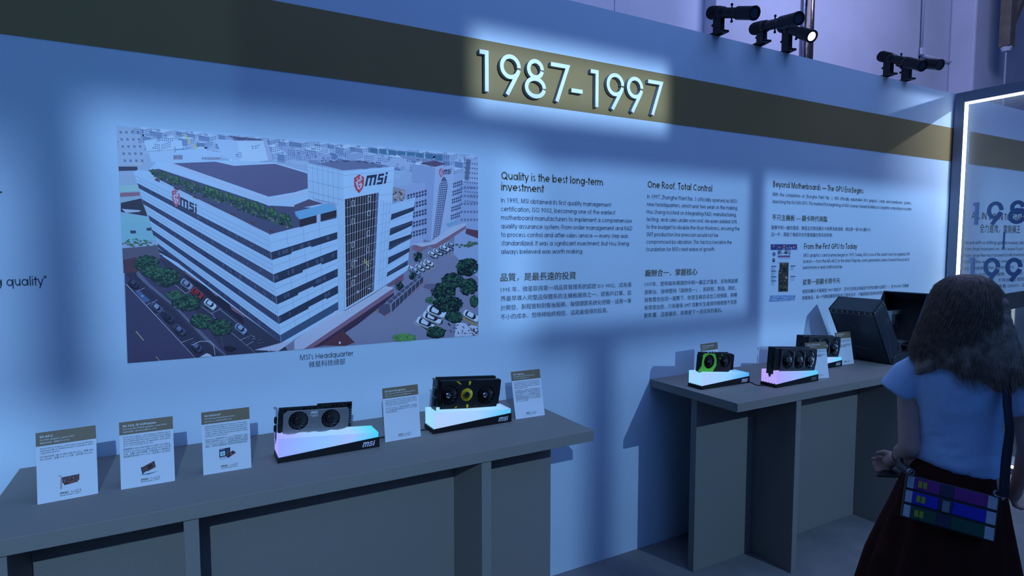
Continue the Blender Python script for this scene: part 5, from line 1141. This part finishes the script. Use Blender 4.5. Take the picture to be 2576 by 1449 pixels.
# small marks on the big outer face: wordless emblem lines
q = MB(); d = (PL[0]-PL[3]); nn = Vector((-.0012, 0, 0))
def of(u, v): a = PL[3]+d*v; return (a.x-.0012, (yb-yf)*u, a.y)
def oline(P, w_=.0012):
    for (a, b), (c, e_) in zip(P, P[1:]):
        A, B = Vector(of(a, b)), Vector(of(c, e_)); t = (B-A).normalized(); s = t.cross(Vector((-1, 0, 0))).normalized()*w_; q.add([A+s, A-s, B-s, B+s], [(0, 1, 2, 3)])
oline([(.72, .28), (.38, .26)], .003); oline([(.74, .24), (.58, .12)]); oline([(.30, .2), (.42, .10)]); 
for a, b, c_, e_ in ((.62, .72, .52, .66), (.56, .74, .60, .60), (.50, .70, .58, .62), (.60, .66, .50, .56)): oline([(a, b), (c_, e_)], .0016)
prop(q.out('emblem', mat('emblem_gloss', (.06, .07, .085), .25), case), kind='stuff')
# foot block between the halves and the bracket inside
q = MB(); q.prism([(.0, .002), (.30, .002), (.33, .03), (.30, .064), (.04, .058), (.012, .04)], -.012, yb-yf-.02); q.out('foot_block', M['casep'], case, bevel=.003)
def cy_(px, py, y): v = onY(px, py, y); return (v.x-3.717, v.z-ZT)
a, b = cy_(2262, 862, -.36), cy_(2289, 884, -.36); q = MB(); q.box((a[0], .05, b[1]), (b[0], .16, a[1])); q.out('inner_tray', M['steel'], case)
a, b = cy_(2236, 782, -.22), cy_(2276, 787, -.22); q = MB(); q.box((a[0], .17, b[1]), (b[0], .20, a[1])); q.box((a[0]+.012, .18, b[1]-.10), (a[0]+.018, .20, b[1])); q.out('inner_bracket', M['steel'], case)
q = MB(); q.box((a[0]+.02, .18, b[1]-.17), (b[0]-.01, .22, b[1]-.005)); q.out('inner_card', M['charcoal'], case, bevel=.003)
for k in range(2): q = MB(); q.box((a[0]+.035+.03*k, .175, b[1]-.07-.02*k), (a[0]+.042+.03*k, .18, b[1]-.03-.02*k)); q.out('card_clip', M['steel'], case)

# ================================================================ LIGHT PORTAL WITH GLASS
XA = 5.18
M['frame'] = mat('portal_frame', (.16, .19, .25), .45, spec=.4)
M['led'] = mat('led_strip', (.9, .95, 1), .4, emis=(.80, .93, 1), es=6.)
M['glass'] = mat('clear_glass', (.55, .68, .85), .03, spec=.5, alpha=.045)
M['vinyl'] = mat('blue_vinyl', (.055, .115, .25), .5)
arch = empty('light_portal', (XA, -.01, 0), label='tall framed glass panel edged by a white light strip, at right', cat='glass panel')
YE = -2.6
def pb(n, a, b, m, **k): return box(n, (a[0], a[1]+.01, a[2]), (b[0], b[1]+.01, b[2]), m, arch, **k)
pb('post', (-.0, -.078, 0), (.10, -.011, 2.80), M['frame'], bevel=.002); pb('post', (0, YE, 0), (.10, YE+.068, 2.80), M['frame'], bevel=.002)
pb('head_beam', (0, YE+.068, 2.722), (.10, -.078, 2.80), M['frame'], bevel=.002); pb('sill', (0, YE+.068, .0), (.10, -.078, .045), M['frame'], bevel=.002)
pb('light_strip', (-.001, -.094, .045), (.02, -.0785, 2.7215), M['led']); pb('light_strip', (-.001, YE+.1, 2.706), (.02, -.0945, 2.7215), M['led']); pb('light_strip', (-.001, YE+.1, .0455), (.02, -.0945, .060), M['led'])
pb('glass_pane', (.045, YE+.07, .046), (.053, -.079, 2.72), M['glass'])
def vn(ch, px0, px1, py0, py1):
    A0 = onX(px0, py1, XA+.04); B0 = onX(px1, py1, XA+.04); T0 = onX(px0, py0, XA+.04)
    W_ = abs(B0.y-A0.y); Hh = T0.z-A0.z; q = MB(); wt = .16*Hh*1.0
    if ch == '1': stroke_solid(q, [(W_-wt*1.5, Hh-wt/2), (W_-wt/2, Hh-wt/2), (W_-wt/2, 0)], wt, -.001, 0)
    elif ch == '9':
        r_ = W_/2-wt/2; rz = Hh*.31; stroke_solid(q, [(W_/2+r_*cos(radians(a)), Hh-rz-wt/2+rz*sin(radians(a))) for a in range(0, 350, 10)], wt, -.001, 0); a = radians(-15); stroke_solid(q, [(W_/2+r_*cos(a), Hh-rz-wt/2+rz*sin(a)), (W_*.35, 0)], wt, -.0013, 0)
    elif ch == '8':
        r_ = W_*.42-wt/2; rz = Hh*.22; stroke_solid(q, [(W_/2+r_*cos(radians(a)), Hh-rz-wt/2+rz*sin(radians(a))) for a in range(0, 356, 12)], wt, -.001, 0)
        r_ = W_/2-wt/2; rz = Hh*.26; stroke_solid(q, [(W_/2+r_*cos(radians(a)), rz+wt/2+rz*sin(radians(a))) for a in range(0, 356, 12)], wt, -.0013, 0)
    elif ch == '7': stroke_solid(q, [(0, Hh-wt/2), (W_-wt/2, Hh-wt/2), (W_*.3, 0)], wt, -.001, 0)
    elif ch == '|': q.box((0, -.001, 0), (W_, 0, Hh))
    o = q.out('glass_numeral', [M['vinyl'], M['vinyl']], arch); o.location = (.044, A0.y+.01, A0.z); o.rotation_euler = (0, 0, radians(-90))
for ch, a, b in (('1', 2437, 2460), ('9', 2480, 2522), ('8', 2534, 2580), ('7', 2592, 2640)): vn(ch, a, b, 510+(a-2440)*-.05, 566-(a-2440)*.02)
for ch, a, b in (('1', 2428, 2450), ('9', 2471, 2514), ('9', 2526, 2570), ('7', 2582, 2628)): vn(ch, a, b, 648, 707)
vn('|', 2521, 2526, 584, 627)
# dark machine seen through the glass
XM = 5.75; a = onX(2498, 800, XM); zt_ = onX(2545, 728, XM).z; zb_ = onX(2545, 965, XM).z
mach = empty('dark_computer', (XM, a.y, 0), label='angular black computer on a dark plinth behind the glass, at the right edge', cat='computer')
box('plinth', (-.15, -1.1, 0), (.9, .12, zb_), mat('dark_plinth', (.05, .055, .07), .5), mach)
q = MB(); q.prism([(0, zb_), (-1.0, zb_), (-1.05, zb_+.25), (-.7, zt_-.02), (-.22, zt_), (-.03, zt_-.05), (.05, zb_+.2)], -.08, .5, 'X'); q.out('body', M['casein'], mach, bevel=.01)
q = MB(); q.prism([(-.12, zb_+.06), (-.8, zb_+.06), (-.8, zt_-.16), (-.3, zt_-.10), (-.12, zt_-.16)], -.084, -.08, 'X'); q.out('side_window', M['lens'], mach)
for k in range(2): q = MB(); q.cyl((-.086, -.35-.3*k, (zb_+zt_)/2), (-.083, -.35-.3*k, (zb_+zt_)/2), .10, n=28); q.out('fan_ring', M['blackm'], mach)
# white raised floor beyond the portal
struct(box('floor_2', (5.28, -4.5, 0), (9, -.0, .012), mat('white_floor', (.62, .64, .68), .5)))

# ================================================================ VISITOR SEEN FROM BEHIND
KP = .884
PC = Vector((2.193, -1.444, 0)); YW = radians(25)
Rr, Ff = Vector((sin(YW), -cos(YW), 0)), Vector((cos(YW), sin(YW), 0))   # her right, her forward
person = empty('person', PC, label='woman seen from behind, wavy brown bob, pale blue T-shirt, long dark skirt', cat='person')
def B(r, f, z):
    zz = 1.64-(1.64-z)*KP if z > .45 else z/.45*(1.64-1.19*KP)
    return (Rr*r+Ff*f)*KP+Vector((0, 0, zz))
class PM(MB):
    def ball(s, c, r, n=12, i=0): MB.ball(s, c, tuple(v*KP for v in r) if isinstance(r, (tuple, list)) else r*KP, n, i)
    def tube(s, pts, r, n=8, i=0): MB.tube(s, pts, [v*KP for v in r] if isinstance(r, (tuple, list)) else r*KP, n, i)
def ell(r, f, z, a, b, n=28, tilt=0., lump=None):
    return [B(r+a*cos(2*pi*k/n), f+b*sin(2*pi*k/n), z+tilt*cos(2*pi*k/n)+(lump(k/n) if lump else 0)) for k in range(n)]
def chain(q, pts, rs, n=14):
    q.tube([B(*p) for p in pts], rs, n)
    for p, r in ((pts[0], rs[0]), (pts[-1], rs[-1])): q.ball(B(*p), r*.99, 12)
def remesh(q, name, m, parent, vox, smooth=6, fac=.6, flat=False):
    o = q.out(name, m, parent)
    md = o.modifiers.new('r', 'REMESH'); md.mode = 'VOXEL'; md.voxel_size = vox; md.use_smooth_shade = True
    sm = o.modifiers.new('s', 'SMOOTH'); sm.iterations = smooth; sm.factor = fac
    bpy.context.view_layer.update(); dg = bpy.context.evaluated_depsgraph_get(); me = bpy.data.meshes.new_from_object(o.evaluated_get(dg))
    o.modifiers.clear(); old = o.data; o.data = me; bpy.data.meshes.remove(old)
    return o
# --- body: one continuous surface
q = PM()
q.loft([ell(0, 0, z, a, b) for z, a, b in ((.70, .13, .095), (.78, .15, .105), (.86, .135, .095), (.93, .112, .08), (1.02, .122, .085), (1.10, .138, .09), (1.17, .142, .085), (1.215, .115, .065), (1.25, .06, .05))])
q.tube([B(0, .0, 1.22), B(0, .012, 1.29), B(.005, .02, 1.345)], [.055, .05, .052], 16)
HX_, HF, HZ = .012, .028, 1.415      # head centre
q.ball(B(HX_, HF, HZ-.010), .086, 20); q.V = q.V
q.ball(B(HX_, HF+.012, HZ-.03), .08, 20)
q.ball(B(HX_, HF+.045, HZ-.085), .04, 14); q.ball(B(HX_, HF+.03, HZ-.065), .055, 14)             # jaw and chin
q.tube([B(HX_, HF+.088, HZ+.01), B(HX_, HF+.115, HZ-.03), B(HX_, HF+.09, HZ-.036)], [.010, .014, .010], 8)  # nose
q.tube([B(HX_-.022, HF+.082, HZ-.062), B(HX_, HF+.09, HZ-.060), B(HX_+.022, HF+.082, HZ-.062)], [.006, .009, .006], 8)  # lips
for s in (-1, 1): q.ball(B(HX_+s*.09, HF-.0, HZ-.02), .017, 10)   # ears
# arms: left bent with the hand out to the left, right hanging
chain(q, [(-.125, 0, 1.185), (-.150, -.01, 1.08), (-.142, -.065, .885)], [.048, .042, .036])
chain(q, [(-.142, -.065, .885), (-.165, .04, .835), (-.182, .14, .785)], [.037, .034, .024])
chain(q, [(.13, 0, 1.185), (.19, -.0, 1.06), (.205, .01, .93)], [.048, .042, .036])
chain(q, [(.205, .01, .93), (.20, .07, .83), (.19, .13, .76)], [.036, .032, .023])
def hand(q, w, d, side, curl=1.):
    """w wrist (r,f,z); d direction of the palm; side +1 thumb towards +z/inner"""
    w = Vector(w); d = Vector(d).normalized(); up = Vector((0, 0, 1)); n = d.cross(up).normalized(); u = n.cross(d).normalized()
    q.tube([B(*w), B(*(w+d*.03)), B(*(w+d*.075))], [.022, .026, .024], 10)
    for k, (o, l) in enumerate(((-.027, .050), (-.009, .062), (.009, .066), (.027, .058))):
        a = w+d*.070-u*o; b = a+d*l*.42+n*.008*curl*side; c = b+d*l*.18+n*.024*curl*side; e = c-d*l*.10+n*.020*curl*side
        q.tube([B(*a), B(*b), B(*c), B(*e)], [.0098, .0092, .0085, .0072], 8); q.ball(B(*e), .0072, 8)
    a = w+d*.028+u*.020; b = a+d*.024+u*.020+n*.012*side; c = b+d*.028+u*.004+n*.016*side
    q.tube([B(*a), B(*b), B(*c)], [.0125, .0105, .0085], 8); q.ball(B(*c), .0085, 8)
hand(q, (-.183, .145, .782), (-.50, .60, -.62), -1, .9)
hand(q, (.188, .135, .755), (-.1, .6, -.8), 1, .8)
for s in (-1, 1):
    chain(q, [(s*.075, 0, .80), (s*.085, .01, .45), (s*.085, -.01, .12)], [.085, .055, .036])
    q.tube([B(s*.085, -.03, .05), B(s*.088, .06, .045), B(s*.09, .14, .035)], [.036, .036, .026], 10); q.tube([B(s*.085, -.01, .12), B(s*.085, -.015, .05)], [.036, .036], 10)
body = remesh(q, 'body', M['skin'], person, .0055, 4, .5)
for s in (-1, 1):
    q = PM(); q.ball(B(HX_+s*.031, HF+.088, HZ+.004), .011, 10); q.out('eye', M['white'], person, smooth=True)
    q = PM(); q.tube([B(s*.085, -.04, .03), B(s*.088, .06, .03), B(s*.09, .155, .025)], [.042, .045, .036], 12); sh = remesh(q, 'shoe', M['leather'], person, .008, 4)
# --- T-shirt
q = PM(); rr = random.Random(4)
q.loft([ell(.0, -.005, z, a, b, 32, t) for z, a, b, t in ((.835, .142, .108, -.022), (.86, .140, .106, -.018), (.92, .130, .098, -.008), (.99, .128, .098, 0), (1.06, .138, .104, 0), (1.12, .150, .106, 0), (1.17, .158, .102, 0), (1.205, .140, .090, 0), (1.235, .10, .075, 0), (1.262, .066, .062, 0))])
q.tube([B(-.10, 0, 1.185), B(-.155, -.003, 1.145), B(-.196, -.012, 1.078)], [.066, .066, .064], 18)
q.tube([B(.10, 0, 1.185), B(.158, -.003, 1.15), B(.205, -.006, 1.075)], [.066, .066, .066], 18)
shirt = remesh(q, 't_shirt', M['shirt'], person, .0075, 5, .5)
from mathutils import noise as _n
for v in shirt.data.vertices:
    c = v.co; k = max(0, min(1, (1.18-c.z)/.15)); h = _n.noise(Vector((c.x*9+c.z*7, c.y*9, c.z*16)))+.5*_n.noise(Vector((c.x*22, c.y*22+c.z*12, c.z*30))); v.co += v.normal*h*.0055*k
# --- skirt with soft pleats
q = PM(); n = 72; rings = []
for z, a, b, am in ((.875, .122, .092, 0), (.84, .136, .104, .001), (.76, .156, .135, .003), (.66, .178, .165, .007), (.54, .205, .19, .012), (.42, .235, .215, .017), (.30, .262, .24, .022), (.26, .27, .245, .024)):
    rings.append([B((a+am*cos(13*t+z*3)+am*.5*cos(7*t))*cos(t)-.085*(.87-z), (b+am*cos(13*t+z*3))*sin(t), z) for t in [2*pi*k/n for k in range(n)]])
q.loft(rings, cap=False); sk = q.out('skirt', M['skirt'], person, smooth=True); so = sk.modifiers.new('t', 'SOLIDIFY'); so.thickness = .003
q = PM(); q.loft([ell(0, 0, .868, .126, .096), ell(0, 0, .905, .120, .092)], cap=False); wb = q.out('waistband', M['skirt'], person, smooth=True); so = wb.modifiers.new('t', 'SOLIDIFY'); so.thickness = .003
# --- hair: wavy bob with loose ends
q = PM()
q.loft([ell(r, f, z, a, b, 24) for z, r, f, a, b in ((1.540, .010, .005, .03, .035), (1.527, .008, .008, .064, .078), (1.50, .006, .008, .088, .108), (1.455, .004, .006, .104, .119), (1.40, .004, -.008, .115, .112), (1.35, .008, -.022, .138, .100), (1.30, .008, -.030, .152, .088), (1.25, .012, -.034, .158, .080), (1.21, .034, -.036, .146, .072), (1.17, .060, -.04, .118, .060), (1.135, .08, -.042, .085, .045))])
for k in range(60):
    t = rr.uniform(pi*.95, pi*2.05); z = rr.uniform(1.18, 1.44); k_ = 1 if z > 1.35 else 1.15
    q.ball(B(.01+(.10+(1.45-z)*.22)*cos(t), -.03+.075*sin(t), z), (rr.uniform(.012, .02),)*2+(rr.uniform(.02, .04),), 8)
hair = remesh(q, 'hair', M['hair'], person, .0095, 3, .5)
cu = bpy.data.curves.new('strands', 'CURVE'); cu.dimensions = '3D'; cu.bevel_depth = .00055; cu.bevel_resolution = 0; cu.resolution_u = 2
for k in range(5200):
    t = rr.uniform(pi*.80, pi*2.2); top = rr.uniform(1.30, 1.535); R0 = .05+.062*min(1, (1.535-top)/.08)
    end = rr.uniform(1.14, 1.26)+.05*(cos(t) < -.3); ph = rr.uniform(0, 6); aw = rr.uniform(.003, .011)
    s = cu.splines.new('POLY'); N = 9; s.points.add(N-1)
    end += rr.uniform(-.02, .03)
    for j in range(N):
        u = j/(N-1); z = top+(end-top)*u; e = 1+.035*rr.random()+(.06*u if k % 5 == 0 else 0)
        A_r = (.100 if z > 1.45 else .100+(1.45-z)*.27)*e; A_f = (.12 if z > 1.42 else max(.075, .12-(1.42-z)*.26))*e
        if z > 1.45: sc_ = sqrt(max(.05, 1-((z-1.45)/.092)**2)); A_r *= sc_; A_f *= sc_
        if z < 1.25: A_r *= 1-(1.25-z)*1.6
        p = B(.004+(.35*(1.25-z) if z < 1.25 else 0)+A_r*cos(t)+aw*sin(ph+u*9), -.004-(1.45-min(z, 1.45))*.12+A_f*sin(t)+aw*cos(ph+u*8), z); s.points[j].co = (*p, 1); s.points[j].radius = 1-.6*u
so_ = bpy.data.objects.new('hair_strands', cu); COL.objects.link(so_); dg = bpy.context.evaluated_depsgraph_get(); me = bpy.data.meshes.new_from_object(so_.evaluated_get(dg)); bpy.data.objects.remove(so_)
me.materials.clear(); me.materials.append(M['hair']); ho = bpy.data.objects.new('hair_strands', me); COL.objects.link(ho); ho.parent = hair; ho['kind'] = 'stuff'
q = PM(); a = Vector((-.178, .118, .796)); d = Vector((-.15, .9, -.42)).normalized(); q.tube([B(*(a-d*.007)), B(*(a+d*.007))], [.0275, .0275], 16); q.out('wristband', M['leather'], person)
# --- phone in the left hand
pa, pb_ = CAM+ray(2236, 1178)*2.17, CAM+ray(2290, 1204)*2.12
px_ = (pb_-pa).normalized(); py_ = Vector((0, 0, 1)); py_ = (py_-px_*py_.dot(px_)+(-rt*.0)+fw*-.25).normalized(); py_ = (py_-px_*py_.dot(px_)).normalized(); pz_ = px_.cross(py_)
phone = empty('phone', (pa+pb_)/2, label='dark phone held edge-on in the left hand of the woman', cat='phone'); phone.rotation_euler = Matrix((pz_, py_, px_)).transposed().to_euler()
q = MB(); q.box((-.033, -.004, -.066), (.033, .004, .066)); q.out('body', M['black'], phone, bevel=.003)
q = MB(); q.box((-.030, -.0046, -.062), (.030, -.004, .062)); q.out('screen', M['lens'], phone)
# --- striped bag on the hip
def at(px, py, d): return CAM+ray(px, py)*d*KP
b0, b1, b2, b3 = at(2288, 1203, 2.12), at(2522, 1262, 1.99), at(2472, 1378, 1.97), at(2267, 1300, 2.10)
bx = (b1-b0); BW = bx.length; bx.normalize(); bz = (b0-b3); bz -= bx*bz.dot(bx); BH = (bz.length+((b1-b2)-bx*(b1-b2).dot(bx)).length)/2; bz.normalize(); by = bz.cross(bx)
bag = empty('shoulder_bag', b3, label='striped shoulder bag of purple, blue and green bands on the hip of the woman', cat='bag'); bag.rotation_euler = Matrix((bx, by, bz)).transposed().to_euler()
box('body', (0, 0, 0), (BW, .045, BH), M['leather'], bag, bevel=.004)
MP = dict(p=mat('purple_cloth', (.16, .02, .20), .7, var=.1, vs=60), b=mat('blue_cloth', (.012, .02, .42), .7, var=.1, vs=60), g=mat('green_cloth', (.004, .07, .045), .7, var=.1, vs=60), w=mat('white_cloth', (.42, .46, .50), .7, var=.05, vs=60), y=mat('yellow_cloth', (.30, .32, .03), .7), k=mat('navy_cloth', (.03, .03, .07), .7))
for j, c in enumerate('gbp'):
    z0, z1 = BH*(j/3)+.004, BH*((j+1)/3)-.004
    for n_, x0, x1, m in (('end_panel', .012, .09, 'w'), ('stripe_panel', .09, .38, c), ('centre_panel', .38, .53, 'k'), ('stripe_panel', .53, .885, c), ('end_panel', .885, .985, 'w')):
        box(n_, (BW*x0, -.003, z0), (BW*x1, .001, z1), MP[m], bag, bevel=.0015)
    for k_ in range(1): box('label_patch', (BW*.135, -.0045, z0+.008), (BW*.235, -.0028, z1-.008), MP['y'], bag)
    box('label_patch', (BW*.18, -.005, z0+.006), (BW*.19, -.0044, z1-.006), MP[c], bag)
for k_ in range(2): box('buckle', (BW*(.42), -.007, BH*.36), (BW*.5, -.003, BH*.385+.03*k_), M['gun'], bag)
for x in (.04, .97):
    q = MB(); q.tube([Vector((BW*x+.008*cos(a), .0, BH+.008+.008*sin(a))) for a in [2*pi*i/14 for i in range(15)]], .0028, 6); q.out('strap_ring', M['chrome'], bag)
inv = bag.rotation_euler.to_matrix().inverted()
def L2(p): return inv @ (p-b3)
sp_ = [at(2525, 1250, 1.98), at(2530, 1165, 1.99), at(2541, 1080, 2.0), PC+B(.128, -.115, 1.10), PC+B(.125, -.085, 1.19), PC+B(.105, -.02, 1.252), PC+B(.07, .07, 1.23), PC+B(-.0, .12, 1.10), PC+B(-.10, .12, .95), PC+B(-.165, .06, .86), PC+B(-.175, -.04, .81), at(2292, 1190, 2.10)]
q = MB(); P = []
for k in range(len(sp_)-1):
    for t in range(5): P.append(sp_[k].lerp(sp_[k+1], t/5))
P.append(sp_[-1]); P = [P[0]]+[(P[i-1]+P[i]*2+P[i+1])/4 for i in range(1, len(P)-1)]+[P[-1]]
V = []; cen = PC+Vector((0, 0, 1.0))
for i, p_ in enumerate(P):
    d = (P[min(i+1, len(P)-1)]-P[max(i-1, 0)]).normalized(); o = Vector((p_.x-PC.x, p_.y-PC.y, .15)).normalized(); s_ = d.cross(o).normalized()*.014; o = o*.0015
    V += [L2(p_+s_+o), L2(p_-s_+o), L2(p_-s_-o), L2(p_+s_-o)]
q.add(V, [(4*i+j, 4*i+(j+1) % 4, 4*i+4+(j+1) % 4, 4*i+4+j) for i in range(len(P)-1) for j in range(4)]); q.out('strap', M['leather'], bag, smooth=True)
